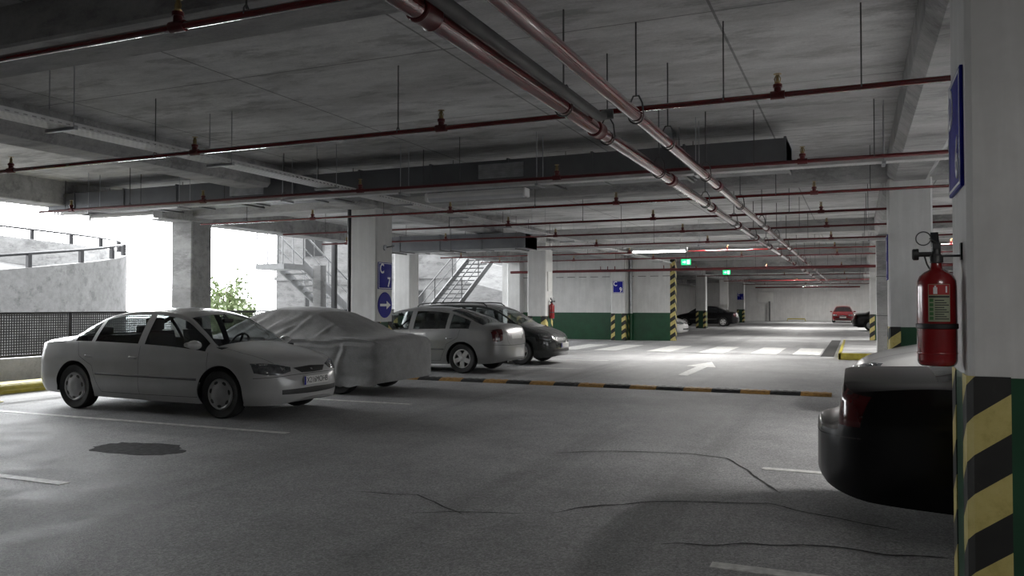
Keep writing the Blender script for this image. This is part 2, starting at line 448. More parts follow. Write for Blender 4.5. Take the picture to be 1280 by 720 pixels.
# ------------------------------------------------------------------ columns
def column(x, y, label, paint=True, faces='LF', green=1.12, stripe_w=.17):
    t = thing('concrete_column', label, 'column', (x, y, 0), 0, 'square columns of the car park')
    h = HW; c = .025
    pts = [(-h + c, -h), (h - c, -h), (h, -h + c), (h, h - c), (h - c, h), (-h + c, h), (-h, h - c), (-h, -h + c)]
    MB().prism(pts, 'z', 0, 3.40).build('shaft', M['plaster' if paint is not None else 'conc'], t, smooth=0)
    if paint:
        e = h + .004
        pts2 = [(-e + c, -e), (e - c, -e), (e, -e + c), (e, e - c), (e - c, e), (-e + c, e), (-e, e - c), (-e, -e + c)]
        MB().prism(pts2, 'z', 0, green).build('green_base', M['green'], t, smooth=0)
        g = h + .009; w = stripe_w; q = h + .0035
        for sx, sy in ((-1, -1), (1, -1), (-1, 1), (1, 1)):
            L = [(g * sx, (g - w) * sy), (g * sx, (g - c) * sy), ((g - c) * sx, g * sy), ((g - w) * sx, g * sy), ((g - w) * sx, q * sy), ((q - c) * sx, q * sy), (q * sx, (q - c) * sy), (q * sx, (g - w) * sy)]
            MB().prism(L, 'z', 0, green + .005).build('hazard_stripe', M['stripe'], t, smooth=0)
    return t
def sign(name, label, loc, rz, letter, digit, w=.46, hgt=.54):
    t = thing(name, label, 'sign', loc, rz)
    MB().bbox(-w / 2, w / 2, -.016, 0, -hgt / 2, hgt / 2, .004).build('panel', M['blue'], t)
    b = .012; mb = MB()
    o = w / 2 - .014; p = hgt / 2 - .014
    mb.box(-o, o, -.0185, -.015, p - b, p).box(-o, o, -.0185, -.015, -p, -p + b).box(-o, -o + b, -.0185, -.015, -p + b, p - b).box(o - b, o, -.0185, -.015, -p + b, p - b)
    mb.build('border', M['signwhite'], t, smooth=0)
    text('letter', letter, .27, M['signwhite'], t, Matrix.Translation((-w * .25, -.017, hgt * .25)) @ FACE, .003, .8)
    text('digit', digit, .27, M['signwhite'], t, Matrix.Translation((w * .25, -.017, -hgt * .25)) @ FACE, .003, .8)
    return t

clab = {(1, 6): 'nearest white column with red extinguisher and blue D 6 sign at right edge',
        (1, 7): 'second white column of the right row behind the black car, striped green base',
        (1, 9): 'third column of the right row, by the yellow edged island',
        (0, 7): 'white column behind the covered car carrying the C 7 sign and round arrow sign',
        (0, 8): 'white column with a small red extinguisher behind the dark estate car',
        (0, 9): 'white pilaster column in front of the partition wall carrying the C 9 sign',
        (0, 11): 'white column beyond the striped wall end, in front of the far black car',
        (0, 12): 'far white column just behind the far black car roof',
        (0, 13): 'farthest white column of the middle row, with a small blue sign near the end wall',
        (-1, 7): 'grey unpainted column by the bright opening behind the white saloon',
        (-1, 8): 'white column just behind the right side of the C 7 column, beside the steel stairs',
        (-1, 9): 'white column at the left end of the partition wall'}
cols = {}
for n in (7, 8, 9): cols[-1, n] = column(XB, YG(n), clab[-1, n], True if n > 7 else None)
for n in (7, 8, 9, 11, 12, 13):
    cols[0, n] = column(XC, YG(n) - (.25 if n == 9 else 0), clab[0, n])
for n in (6, 7, 9): cols[1, n] = column(XD, YG(n), clab[1, n], True, green=1.13 if n == 6 else 1.12)
sign('level_sign', 'blue D 6 sign on the side of the nearest right column above the extinguisher', (XD - HW, 4.43, 2.28), -PI / 2, 'D', '6', .48, .56)
sign('level_sign', 'blue sign on the side of the second right column, seen almost edge on', (XD - HW, YG(7), 2.2), -PI / 2, 'D', '7', .5, .7)
sign('level_sign', 'blue C 7 sign on the column behind the covered car', (XC + HW, YG(7) + .01, 2.05), PI / 2, 'C', '7', .52, .54)
sign('level_sign', 'blue C 9 sign on the pilaster of the partition wall', (XC, YG(9) - .25 - HW, 2.22), 0, 'C', '9', .46, .50)
sign('level_sign', 'small distant blue sign on the farthest middle column', (XC, YG(13) - HW, 2.2), 0, 'C', '1', .55, .55)
# round arrow sign
t = thing('arrow_sign', 'round blue sign with white right arrow under the C 7 sign', 'sign', (XC + HW, YG(7) + .01, 1.46), PI / 2)
MB().lathe([(0, -.001), (.255, -.001), (.262, .006), (.255, .014), (0, .014)], 40, 0, Matrix.Rotation(PI / 2, 4, 'X')).build('disc', M['blue'], t)
MB().prism([(-.19, -.025), (.05, -.025), (.05, -.085), (.2, 0), (.05, .085), (.05, .025), (-.19, .025)], 'y', -.018, -.013).build('arrow', M['signwhite'], t, smooth=0)

# downpipe beside column C7, bare concrete pier and panels on the right
t = thing('drain_pipe', 'dark vertical drain pipe on the left side of the C 7 column', 'pipe', (XC - HW - .07, YG(7) - .22, 0))
MB().tube((0, 0, 0), (0, 0, 3.4), .055, 14).build('pipe', M['darkmetal'], t)
for z in (.6, 1.8, 2.9): MB().lathe([(.056, z), (.064, z), (.064, z + .05), (.056, z + .05)], 14).build('collar', M['darkmetal'], t)
t = thing('drain_pipe', 'grey vertical drain pipe on the right side of the C 9 pilaster', 'pipe', (XC + HW + .09, YW - .09, 0))
MB().tube((0, 0, 1.12), (0, 0, 3.4), .07, 14).build('pipe', M['galv'], t)
MB().tube((0, 0, 0), (0, 0, 1.12), .071, 14).build('painted_foot', M['green'], t)
t = thing('concrete_pier', 'bare grey concrete pier with panel joints on the right side island', 'column', (.80, 23.92, .172))
MB().bbox(-.30, .5, -.3, .3, 0, 3.17, .012).build('shaft', M['conc'], t)
for z in (1.0, 2.05): MB().box(-.303, .503, -.303, .303, z, z + .012).build('joint', M['tar'], t, smooth=0)
# yellow edged island
isl = thing('kerb_island', 'raised concrete island with yellow painted edge on the right', 'kerb', (0, 0, 0))
MB().bbox(-.38, 2.6, 23.3, 32.5, 0, .17, .03).build('slab', M['conc'], isl)
MB().bbox(-.46, -.375, 23.2, 32.5, 0, .18, .02).bbox(-.46, 2.6, 23.2, 23.3, 0, .18, .02).build('yellow_edge', M['yel'], isl)
tag(MB().box(-.95, -.60, 24.5, 36, 0, .006).build('tar_strip', M['tar'], smooth=0), 'black tar strip on the floor left of the yellow edged island', 'tar strip')

# ------------------------------------------------------------------ floor markings
def slab(name, pts, mat, label, cat, z=.004, group=None):
    o = MB().prism(pts, 'z', 0, z).build(name, mat, smooth=0)
    return tag(o, label, cat, group)
def rect(x0, x1, y0, y1): return [(x0, y0), (x1, y0), (x1, y1), (x0, y1)]
PL = 'bay lines'
for x0, x1, y, lab in ((-11.4, -5.93, 4.60, 'white bay line cut by the left edge, in front of the white saloon'),
                       (-11.4, -5.95, 7.40, 'white bay line running beside the near wheels of the white saloon'),
                       (-11.4, -6.02, 10.27, 'white bay line between the white saloon and the covered car'),
                       (-.76, 4.2, 4.60, 'white bay line at the bottom edge in front of the striped column'),
                       (-.78, 4.2, 7.48, 'faded white bay line under the black car tail'),
                       (-11.4, -6.0, 17.5, 'faint white bay line beside the silver car'),
                       (-11.4, -6.0, 20.4, 'faint white bay line beside the dark estate car')):
    slab('bay_line', rect(x0, x1, y - .05, y + .05), M['line'], lab, 'road marking', group=PL)
zl = ['leftmost white crossing block, beside the dark estate car nose', 'second white crossing block from the left, below the C 9 sign',
      'third white crossing block from the left', 'fourth white crossing block from the left, right of the floor arrow', 'fifth white crossing block from the left, toward the island', 'rightmost white crossing block, nearest the island']
for k, x in enumerate((-9.25, -7.9, -6.15, -4.5, -2.95, -1.75)):
    slab('crossing_block', [(x, 25.1), (x + .75, 25.1), (x + .75, 28.9), (x, 28.9)], M['line'], zl[k], 'road marking', group='pedestrian crossing blocks')
slab('arrow_marking', [(-3.44, 16.8), (-3.22, 16.7), (-3.24, 19.2), (-3.03, 19.16), (-3.42, 21.0), (-3.77, 19.4), (-3.50, 19.25)], M['line'], 'white arrow painted on the aisle floor pointing away', 'road marking')

def crack(pts, w, label):
    P = []
    for i in range(len(pts) - 1):
        for k in range(8):
            f = k / 8; x = pts[i][0] + (pts[i + 1][0] - pts[i][0]) * f; y = pts[i][1] + (pts[i + 1][1] - pts[i][1]) * f
            P.append((x + .03 * noise.noise((x * 4, y * 4, 1)), y + .05 * noise.noise((x * 4, y * 4, 7))))
    P.append(pts[-1]); mb = MB(); n = len(P); L = []; Rr = []
    for i, p in enumerate(P):
        a = P[max(i - 1, 0)]; b = P[min(i + 1, n - 1)]; d = Vector((b[0] - a[0], b[1] - a[1])).normalized()
        ww = w * (.35 + .65 * abs(noise.noise((p[0] * 7, p[1] * 7, 3)))) * min(1, i / 3 + .15, (n - 1 - i) / 3 + .15)
        L.append((p[0] - d.y * ww, p[1] + d.x * ww, .003)); Rr.append((p[0] + d.y * ww, p[1] - d.x * ww, .003))
    o = mb.grid([L, Rr]).build('floor_crack', M['tar'], smooth=0)
    return tag(o, label, 'crack', 'cracks in the asphalt')
crack([(-2.75, 7.45), (-2.2, 7.8), (-1.5, 7.95), (-1.15, 7.85), (-.9, 7.35), (-.72, 6.9), (-.55, 6.55)], .022, 'long dark asphalt crack curving towards the black car from the aisle middle')
crack([(-2.0, 5.3), (-1.7, 5.65), (-1.2, 6.0), (-.6, 6.15), (-.2, 5.95), (.3, 5.75)], .018, 'dark asphalt crack running under the black car bumper')
crack([(-1.1, 4.85), (-.75, 5.0), (-.3, 5.2), (.2, 5.2), (.5, 5.25)], .02, 'asphalt crack just behind the bottom right bay line')
crack([(-2.9, 4.9), (-2.5, 5.1), (-2.1, 5.2)], .014, 'short asphalt crack left of the crack under the bumper')
crack([(-3.6, 5.3), (-3.1, 5.4), (-2.5, 5.0)], .018, 'dark worn crack in the bottom middle foreground')
# oil stain
pts = []
for k in range(40):
    a = 2 * PI * k / 40; r = 1 + .28 * noise.noise((math.cos(a) * 1.6, math.sin(a) * 1.6, 4)) + .16 * noise.noise((math.cos(a) * 6, math.sin(a) * 6, 9))
    pts.append((-6.72 + .52 * r * math.cos(a), 6.02 + .33 * r * math.sin(a)))
slab('oil_stain', pts, M['oil'], 'dark oil stain on the floor in front of the white saloon', 'stain', .002)

# speed bump
sb = thing('speed_bump', 'black and ochre rubber speed bump lying across the aisle', 'speed bump', (-9.3, 13.88, 0))
prof = [(-.17, 0), (-.15, .02), (-.08, .048), (0, .055), (.08, .048), (.15, .02), (.17, 0)]
L = .47
for k in range(19):
    mb = MB().prism(prof, 'x', k * L + .004, (k + 1) * L - .004)
    for q in range(3):
        for yy in (-.11, .05):
            mb.bbox(k * L + .05 + q * .14, k * L + .12 + q * .14, yy, yy + .06, .03, .052 if yy > 0 else .045, .006)
    mb.build('black_segment' if k % 2 else 'ochre_segment', M['rubber'] if k % 2 else M['ochre'], sb)

# left: yellow kerb and tubular wheel stop
tag(MB().bbox(-13.2, -12.75, 4.0, 12.9, 0, .17, .03).build('yellow_kerb', M['yel']), 'yellow painted kerb behind the white saloon', 'kerb')
for y0, y1, lab in ((8.05, 9.75, 'yellow tubular wheel stop behind the white saloon'), (10.9, 12.6, 'yellow tubular wheel stop behind the covered car')):
    t = thing('wheel_stop', lab, 'wheel stop', (-11.85, y0, 0), group='tubular wheel stops')
    l = y1 - y0
    pts = [(0, 0, 0), (0, 0, .10)] + [(0, .10 - .10 * math.cos(a), .10 + .10 * math.sin(a)) for a in (R(22), R(45), R(68), R(90))] + [(0, l - .1 + .1 * math.sin(a), .10 + .10 * math.cos(a)) for a in (0, R(22), R(45), R(68), R(90))] + [(0, l, 0)]
    MB().path(pts, .045, 12).build('bar', M['yel'], t)
    for y in (0, l): MB().lathe([(.09, 0), (.09, .012), (.05, .014)], 16, 0, Matrix.Translation((0, y, 0))).build('foot_plate', M['yel'], t)

# fence on the plinth
fe = thing('mesh_fence', 'dark wire mesh fence with top rail on the low concrete wall behind the cars', 'fence', (-14.55, 7.05, .46))
fl = 25.8
for k in range(13):
    y = k * fl / 12
    MB().bbox(-.025, .025, y - .025, y + .025, 0, .86, .004).build('post', M['darkmetal'], fe)
MB().box(-.022, .022, 0, fl, .82, .865).build('top_rail', M['darkmetal'], fe, smooth=0)
MB().box(-.022, .022, 0, fl, .02, .06).build('bottom_rail', M['darkmetal'], fe, smooth=0)
MB().box(-.003, .003, 0, fl, .06, .82).build('wire_mesh', M['mesh'], fe, smooth=0)

# ------------------------------------------------------------------ outside: helical ramp, stairs, trees
RC = Vector((-30.9, 16.4)); RR = 8.0
rp = thing('spiral_ramp', 'white curved spiral ramp with parapet outside at the left', 'ramp', (RC.x, RC.y, 0))
def ramp_pts(r, n=72):
    out = []
    for k in range(n + 1):
        # angle from the near point (facing the building, towards -Y/+X) round the right side to the far side
        a = R(-115) + R(270) * k / n
        out.append((a, r * math.cos(a), r * math.sin(a)))
    return out
def rimz(a):
    return 1.55 + (a - R(-62)) / R(180) * 3.0
outer = ramp_pts(RR); inner = ramp_pts(RR - .25); road_in = ramp_pts(RR - 4.6)
rows = [[(x, y, -.4) for a, x, y in outer], [(x, y, rimz(a)) for a, x, y in outer], [(x, y, rimz(a)) for a, x, y in inner], [(x, y, rimz(a) - 1.15) for a, x, y in inner]]
MB().grid(rows[2:]).build('inner_face_lit_tone', M['palec'], rp, smooth=50)  # paler than the outer wall: light on this side put into colour
MB().grid(rows[:3]).build('parapet', M['outc'], rp, smooth=50)
rows = [[(x, y, rimz(a) - 1.15) for a, x, y in inner], [(x, y, rimz(a) - 1.1) for a, x, y in road_in], [(x, y, rimz(a) - 1.35) for a, x, y in road_in], [(x, y, rimz(a) - 1.4) for a, x, y in inner]]
MB().grid(rows).build('roadway', M['roadc'], rp, smooth=50)
mid = ramp_pts(RR - .12)
MB().path([(x, y, rimz(a) + .42) for a, x, y in mid], .045, 10).build('handrail', M['darkmetal'], rp)
for k in range(3, 72, 4):
    a, x, y = mid[k]
    MB().box(x - .06, x + .06, y - .06, y + .06, rimz(a) - .02, rimz(a) + .42).build('baluster', M['darkmetal'], rp, smooth=0)

def stair(name, label, x, y0, y1, z0, z1, w, mat, n, rail=1.0, landing=0):
    t = thing(name, label, 'stairs', (x, y0, z0))
    dy = y1 - y0; dz = z1 - z0
    for sx, nm in ((0, 'stringer'), (w, 'stringer')):
        MB().prism([(0, -.16), (0, .12), (dy, dz + .12), (dy, dz - .16)], 'x', sx - .03, sx + .03).build(nm, mat, t, smooth=0)
    for k in range(n):
        f = (k + .5) / n
        MB().box(.03, w - .03, dy * f - .14, dy * f + .14, dz * f, dz * f + .04).build('tread', mat, t, smooth=0)
    for sx in (0, w):
        MB().path([(sx, 0, rail), (sx, dy, dz + rail)], .028, 8).build('handrail', mat, t)
        MB().path([(sx, 0, rail * .55), (sx, dy, dz + rail * .55)], .018, 8).build('middle_rail', mat, t)
        for k in range(5):
            f = k / 4
            MB().tube((sx, dy * f, dz * f), (sx, dy * f, dz * f + rail), .022, 8).build('rail_post', mat, t)
    if landing:
        s = -1 if landing < 0 else 1
        ya, yb = (dy, dy + landing) if dz > 0 else (-abs(landing), 0)
        zz = dz if dz > 0 else 0
        MB().box(-.05, w + .05, ya, yb, zz - .18, zz).build('landing', mat, t, smooth=0)
        for sx in (0, w):
            MB().path([(sx, ya, zz + rail), (sx, yb, zz + rail)], .028, 8).build('landing_rail', mat, t)
            for f in (0, .5, 1): MB().tube((sx, ya + (yb - ya) * f, zz), (sx, ya + (yb - ya) * f, zz + rail), .022, 8).build('rail_post', mat, t)
    return t
stair('steel_stairs', 'dark grey open steel stairs rising beside the white column behind the silver car', -16.8, 27.4, 34.0, -.35, 3.64, 1.3, M['stair'], 20)
stair('steel_stairs', 'pale steel stairs with landing in the bright opening behind the covered car', -17.2, 20.9, 26.2, 2.75, -.35, 1.0, M['palesteel'], 16, landing=1.0)
tag(MB().bbox(-16.05, -15.75, 21.2, 21.5, -.35, 2.75, .01).build('stair_post', M['outc']), 'thick pale post under the landing of the pale stairs', 'post')
tag(MB().bbox(-15.2, -15.06, 21.0, 21.14, -.35, 3.7, .01).build('stair_post', M['stair']), 'tall thin grey steel post in front of the pale stairs', 'post')
# neighbouring white walls and sloping parapet outside
tag(MB().box(-21, -17.4, 27.5, 27.8, -.35, 2.3).box(-21, -17.4, 27.45, 27.85, 2.3, 2.5).box(-18.9, -17.9, 27.47, 27.5, -.35, 1.75, 1).build('outside_wall', [M['outc'], M['gtrim']], smooth=0), 'pale low outside wall with a grey door behind the pale stairs', 'wall')
sl = MB().prism([(-19.5, 2.85), (-14.8, 1.7), (-14.8, 2.95), (-19.5, 4.15)], 'y', 38.0, 38.3)
tag(sl.build('sloping_parapet', M['palec'], smooth=0), 'white sloping ramp parapet seen outside right of the dark steel stairs', 'parapet')
nb = thing('neighbour_building', 'pale concrete building outside behind the stairs', 'building', (-13, 46, -.4))
MB().box(-25, 0, 0, 12, 0, 14).build('wall', M['outc'], nb, smooth=0)
for k, x in enumerate((-22.5, -18.5, -14.5, -9.5, -5.5, -2.6)):
    for z in (1.4, 5.2, 9.0):
        if z < 2 and x > -10: continue
        wo = MB().box(x, x + 1.6, -.04, .0, z, z + 1.5).build('window_frame', M['gtrim'], nb, smooth=0)
        MB().box(x + .08, x + .76, -.05, -.04, z + .08, z + 1.42).box(x + .84, x + 1.52, -.05, -.04, z + .08, z + 1.42).build('pane', M['dglass'], wo, smooth=0)
MB().box(-25.1, .1, -.12, .02, 3.6, 3.9).box(-25.1, .1, -.12, .02, 7.4, 7.7).build('string_course', M['outc'], nb, smooth=0)
def tree(x, y, z, h, rad, label, n=1100):
    t = thing('young_tree', label, 'tree', (x, y, z), group='trees outside the fence')
    tr = MB(); rnd = random.Random(int(x * 10))
    tr.path([(0, 0, 0), (.03, .02, h * .3), (-.02, .05, h * .6), (.02, 0, h * .85)], .045, 8)
    tips = []
    for k in range(9):
        a = k * 2.4; zz = h * (.35 + .05 * k); r = rad * (.9 - .05 * k)
        e = (r * math.cos(a), r * math.sin(a), zz + h * .2); tips.append(e)
        tr.path([(0, 0, zz), (e[0] * .5, e[1] * .5, zz + h * .08), e], .016, 6)
    tr.build('trunk', M['bark'], t)
    lf = MB()
    for k in range(n):
        tp = rnd.choice(tips); c = Vector(tp) * (.75 + .3 * rnd.random()) + Vector([rnd.gauss(0, rad * .22) for _ in range(3)])
        c.z = max(c.z, h * .28)
        a = Vector([rnd.uniform(-1, 1) for _ in range(3)]).normalized(); b = a.orthogonal().normalized(); s = rnd.uniform(.05, .11)
        lf.add([c - a * s, c + b * s * .45, c + a * s, c - b * s * .45], [(0, 1, 2, 3)])
    lf.build('foliage', M['leaf'], t, smooth=0, recalc=False)
tree(-18.25, 19.75, -.35, 2.65, .7, 'pale green young tree seen over the fence between the bright columns')
tree(-16.9, 18.7, -.35, 1.75, .7, 'low leafy tree seen through the windscreen of the white saloon', 900)
tree(-20.1, 21.1, -.35, 2.3, .6, 'farther pale tree close by the left of the young tree by the bright opening', 500)

# ------------------------------------------------------------------ pipes, sprinklers and trays
def sprinkler_head(parent, x, z=0):
    f = MB().tube((x - .055, 0, z), (x + .055, 0, z), .034, 12).tube((x, 0, z), (x, 0, z + .075), .028, 12).lathe([(.036, z + .06), (.036, z + .085), (.024, z + .09)], 12, 0, Matrix.Translation((x, 0, 0)))
    o = f.build('tee_fitting', M['dred'], parent)
    b = MB().lathe([(.02, z + .085), (.024, z + .10), (.014, z + .11), (.010, z + .15), (.004, z + .16)], 10, 0, Matrix.Translation((x, 0, 0)))
    for s in (-1, 1): b.path([(x + s * .018, 0, z + .105), (x + s * .024, 0, z + .13), (x + s * .006, 0, z + .165)], .004, 6)
    b.lathe([(.03, z + .165), (.032, z + .169), (0, z + .171)], 12, 0, Matrix.Translation((x, 0, 0)))
    h = b.build('sprinkler_head', M['brass'], o)
def hang(parent, x, z0, z1, y=0):
    MB().tube((x, y, z0), (x, y, z1), .006, 6).path([(x, y - .022, z0 - .03), (x, y - .022, z0), (x, y, z0 + .03), (x, y + .022, z0), (x, y + .022, z0 - .03), (x, y, z0 - .05)], .005, 6, closed=True).build('hanger_rod', M['steel'], parent)
ZB = 3.12
branch = [(3.60, 'sprinkler branch pipe crossing the top left corner, nearest of all', .024, 'red'), (6.66, 'long red sprinkler branch pipe crossing the picture just above the big pipe clamp, second nearest', .024, 'red'),
          (9.84, 'dark red sprinkler branch pipe running along the top of the cross cable tray', .022, 'dred'), (12.66, 'red sprinkler branch pipe in front of the C 7 column head', .022, 'red'),
          (15.25, 'dark sprinkler branch pipe just behind the C 7 column', .022, 'dred'), (18.1, 'dark sprinkler branch pipe, sixth from the front', .022, 'dred'),
          (21.4, 'dark sprinkler branch pipe beside the far cross tray', .022, 'dred'), (24.9, 'bright red sprinkler branch pipe in front of the exit signs', .024, 'red'),
          (28.2, 'dark sprinkler branch pipe over the floor crossing', .022, 'dred'), (36.5, 'red sprinkler branch pipe beyond the partition wall', .022, 'red'),
          (46.0, 'red sprinkler branch pipe far down the aisle', .024, 'red'), (56.0, 'far red sprinkler branch pipe before the end wall', .026, 'red'), (66, 'farthest red sprinkler branch pipe by the end wall', .026, 'red')]
heads = (-12.6, -9.6, -6.62, -3.58, -.56, 2.4)
for i, (y, lab, r, mt) in enumerate(branch):
    x0 = -12.4 if i in (3, 4) else -13.4
    if y > 33: x0 = -8.3
    t = thing('sprinkler_pipe', lab, 'pipe', (0, y, ZB), group='sprinkler branch pipes')
    MB().tube((x0, 0, 0), (7.4, 0, 0), r, 12).build('pipe', M[mt], t)
    hs = heads if i not in (0,) else (-6.6, -3.72, -.9, 2)
    for x in hs:
        if x > x0 + .1: sprinkler_head(t, x)
    for x in ((-10.4, -7.2, -4.05, -.98, .05, 3) if i == 1 else (-8.1, -3.2, .02, 3) if i == 0 else (-11.2, -8.0, -5.0, -1.1, .2, 3.2)):
        if x > x0: hang(t, x, .03, CEIL - ZB)
# main pipes along the aisle
def main_pipe(x, z, r, y0, y1, label, rods, col='red'):
    t = thing('sprinkler_main', label, 'pipe', (x, 0, z), group='large red main pipes')
    MB().tube((0, y0, 0), (0, y1, 0), r, 28).build('pipe', M[col], t)
    y = 3.70 if x < -2 else 10.6
    while y < y1:
        q = r * 1.17
        MB().lathe([(r * .98, -.09), (q, -.085), (q * 1.06, -.075), (q, -.06), (q, .06), (q * 1.06, .075), (q, .085), (r * .98, .09)], 28, 0, Matrix.Translation((0, y, 0)) @ Matrix.Rotation(PI / 2, 4, 'X')).build('coupling', M['dred'], t)
        y += 3.08 if x < -2 else 6.2
    for y in rods:
        w = r + .012
        pts = [(-w * math.cos(a), y, w * math.sin(a)) for a in [R(-90 + 180 / 8 * k) for k in range(9)]]
        ring = [(w * math.sin(a), y, -w * math.cos(a)) for a in [2 * PI * k / 16 for k in range(16)]]
        h = MB().tube((0, y, r + .11), (0, y, CEIL - z), .0075, 6)
        h.path([(-w, y, 0)] + [(w * math.sin(R(-90 + 22.5 * k)), y, -w * math.cos(R(-90 + 22.5 * k))) for k in range(1, 8)] + [(w, y, 0), (w * .8, y, r + .05), (w * .35, y, r + .11), (-w * .35, y, r + .11), (-w * .8, y, r + .05)], .0075, 6, closed=True)
        h.build('clevis_hanger', M['steel'], t)
    return t
rods = [5.9, 7.1, 9.2, 12.3, 15.4, 18.5, 21.2, 25, 29, 33, 37]
main_pipe(-2.09, 3.0, .060, -7.5, 60, 'large glossy red main pipe along the aisle ceiling, left one of the pair', rods)
main_pipe(-1.64, 3.0, .052, -7.5, 60, 'large red main pipe along the aisle ceiling, right one of the pair', [y + .5 for y in rods])
t = thing('feed_pipe', 'grey pipe lying along the upper right of the left main pipe near the camera', 'pipe', (-1.985, 0, 3.045))
MB().path([(0, -7.5, 0), (0, 6.50, 0), (.03, 6.57, .03), (.10, 6.585, .035)], .042, 16).build('pipe', M['gtrim'], t)

def tray(name, label, axis, c, z, a0, a1, w, h=.075):
    t = thing(name, label, 'cable tray', (0, 0, z), group='perforated cable trays')
    if axis == 'y':
        MB().box(c - w / 2, c + w / 2, a0, a1, 0, .003).build('tray_bottom', M['tray_y'], t, smooth=0)
        for s in (-1, 1): MB().box(c + s * w / 2 - .0015, c + s * w / 2 + .0015, a0, a1, .003, h).build('tray_side', M['traysd_y'], t, smooth=0)
    else:
        MB().box(a0, a1, c - w / 2, c + w / 2, 0, .003).build('tray_bottom', M['tray_x'], t, smooth=0)
        for s in (-1, 1): MB().box(a0, a1, c + s * w / 2 - .0015, c + s * w / 2 + .0015, .003, h).build('tray_side', M['traysd_x'], t, smooth=0)
    a = a0 + .9
    while a < a1:
        mb = MB()
        if axis == 'y':
            mb.box(c - w / 2 - .06, c + w / 2 + .06, a - .02, a + .02, -.03, -.002)
            for s in (-1, 1): mb.tube((c + s * (w / 2 + .03), a, -.02), (c + s * (w / 2 + .03), a, CEIL - z), .005, 6)
        else:
            mb.box(a - .02, a + .02, c - w / 2 - .05, c + w / 2 + .05, -.03, -.002)
            for s in (-1, 1): mb.tube((a, c + s * (w / 2 + .03), -.02), (a, c + s * (w / 2 + .03), CEIL - z), .005, 6)
        mb.build('hanger_bracket', M['galv'], t, smooth=0)
        a += 2.1
    return t
tray('cable_tray', 'long perforated cable tray running away from the top left corner', 'y', -7.0, 3.15, 4.45, 32.4, .28, .05)
tray('cable_tray', 'perforated cross tray with lamps, spanning the picture behind the C 7 row front', 'x', 10.05, 3.078, -13.2, 7.4, .17, .06)
tray('cable_tray', 'far perforated cross tray near the lit far lamp', 'x', 22.0, 3.078, -13.2, 7.4, .2, .06)

# lamps
def lamp(label, x, y, z, ang, lit, length=1.5, power=0, spread=180):
    t = thing('ceiling_lamp', label, 'lamp', (x, y, z), ang, 'fluorescent lamp fittings')
    h = length / 2
    MB().prism([(-.075, 0), (-.085, .035), (-.06, .075), (.06, .075), (.085, .035), (.075, 0)], 'x', -h, h).build('housing', M['white'], t, smooth=0)
    mb = MB(); prof = [(.072 * math.cos(R(180 + 18 * k)), .052 * math.sin(R(180 + 18 * k))) for k in range(11)]
    mb.prism(prof, 'x', -h + .03, h - .03)
    mb.build('diffuser', M['lit'] if lit else M['lens'], t)
    for s in (-1, 1):
        MB().bbox(s * h - .025, s * h + .025, -.09, .09, -.045, .08, .02).build('end_cap', M['white'], t)
    if power:
        L = bpy.data.lights.new('lamp_light', 'AREA'); L.shape = 'RECTANGLE'; L.size = length * .95; L.size_y = .12; L.energy = power; L.spread = R(spread)
        L.color = (1, .98, .95)
        lo = bpy.data.objects.new('lamp_light', L); COL.objects.link(lo); lo.parent = t; lo.location = (0, 0, -.06)
    return t
lamp('lamp under the left end of the cross tray, against the bright opening', -11.55, 10.05, 2.965, 0, True, power=25)
lamp('unlit long lamp under the cross tray in the picture middle', -4.85, 10.05, 2.965, 0, False)
lamp('lit lamp under the far cross tray in front of the partition wall', -5.0, 22.0, 2.965, 0, True, power=170)
FAR_FILL = [(24.9, 'just beyond the floor crossing', 230), (36.6, 'beyond the partition wall end', 220), (54.5, 'above the far black car row', 380), (72.8, 'nearest the end wall', 230)]  # unseen lamps added behind the beams to brighten the far floor
for y, w, p in FAR_FILL:
    for x, sd in ((-3.6, 'over the aisle, '), (2.4, 'over the right bays, ')):
        lamp('added unseen ceiling lamp on the slab ' + sd + w, x, y, CEIL - .08, 0, True, power=p * 1.3)
lamp('lamp in the right bay seen between the two nearest right columns', 3.4, 19.5, 3.2, PI / 2, True, power=40)
lamp('second lamp in the right bay, farther behind the extinguisher valve', 3.6, 26, 3.2, PI / 2, True, power=40)
lamp('added unseen lamp in the right bay beside the empty space next to the black car', 3.3, 9.15, 3.3, PI / 2, True, power=430, spread=136)  # out-of-view lamp added to brighten the aisle floor and ceiling
lamp('added unseen lamp behind the viewer by the right column', 1.9, .4, 3.4, 0, True, power=55)  # unseen lamp added to light the front of the nearest column

# ducts
def duct(label, x0, x1, y0, y1, z0, z1, grille=()):
    t = thing('air_duct', label, 'duct', (0, 0, 0), group='rectangular air ducts')
    MB().box(x0, x1, y0, y1, z0, z1).build('duct_body', M['duct'], t, smooth=0)
    x = x1
    while x > x0:
        MB().box(x - .03, x, y0 - .018, y1 + .018, z0 - .018, z1 + .018).build('flange', M['duct'], t, smooth=0)
        x -= 1.25
    for g in grille:
        mb = MB().box(g, g + .7, y0 - .02, y0, z0 + .05, z1 - .05)
        for k in range(7):
            zz = z0 + .07 + k * (z1 - z0 - .14) / 6
            mb.box(g + .02, g + .68, y0 - .035, y0 - .02, zz - .008, zz + .008)
        mb.build('grille', M['galv'], t, smooth=0)
    x = x0 + .5
    while x < x1:
        MB().tube((x, y0 - .03, z0 - .02), (x, y0 - .03, CEIL), .006, 6).tube((x, y1 + .03, z0 - .02), (x, y1 + .03, CEIL), .006, 6).box(x - .02, x + .02, y0 - .05, y1 + .05, z0 - .045, z0 - .018).build('hanger', M['steel'], t, smooth=0)
        x += 1.9
    return t
duct('long grey rectangular air duct just behind the near cross tray', -14.0, -.78, 10.45, 11.35, 3.225, 3.53, (-9.6, -5.0))
duct('dark air duct behind the C 7 column head near the stairs', -12.4, -7.85, 19.2, 20.0, 2.95, 3.35)
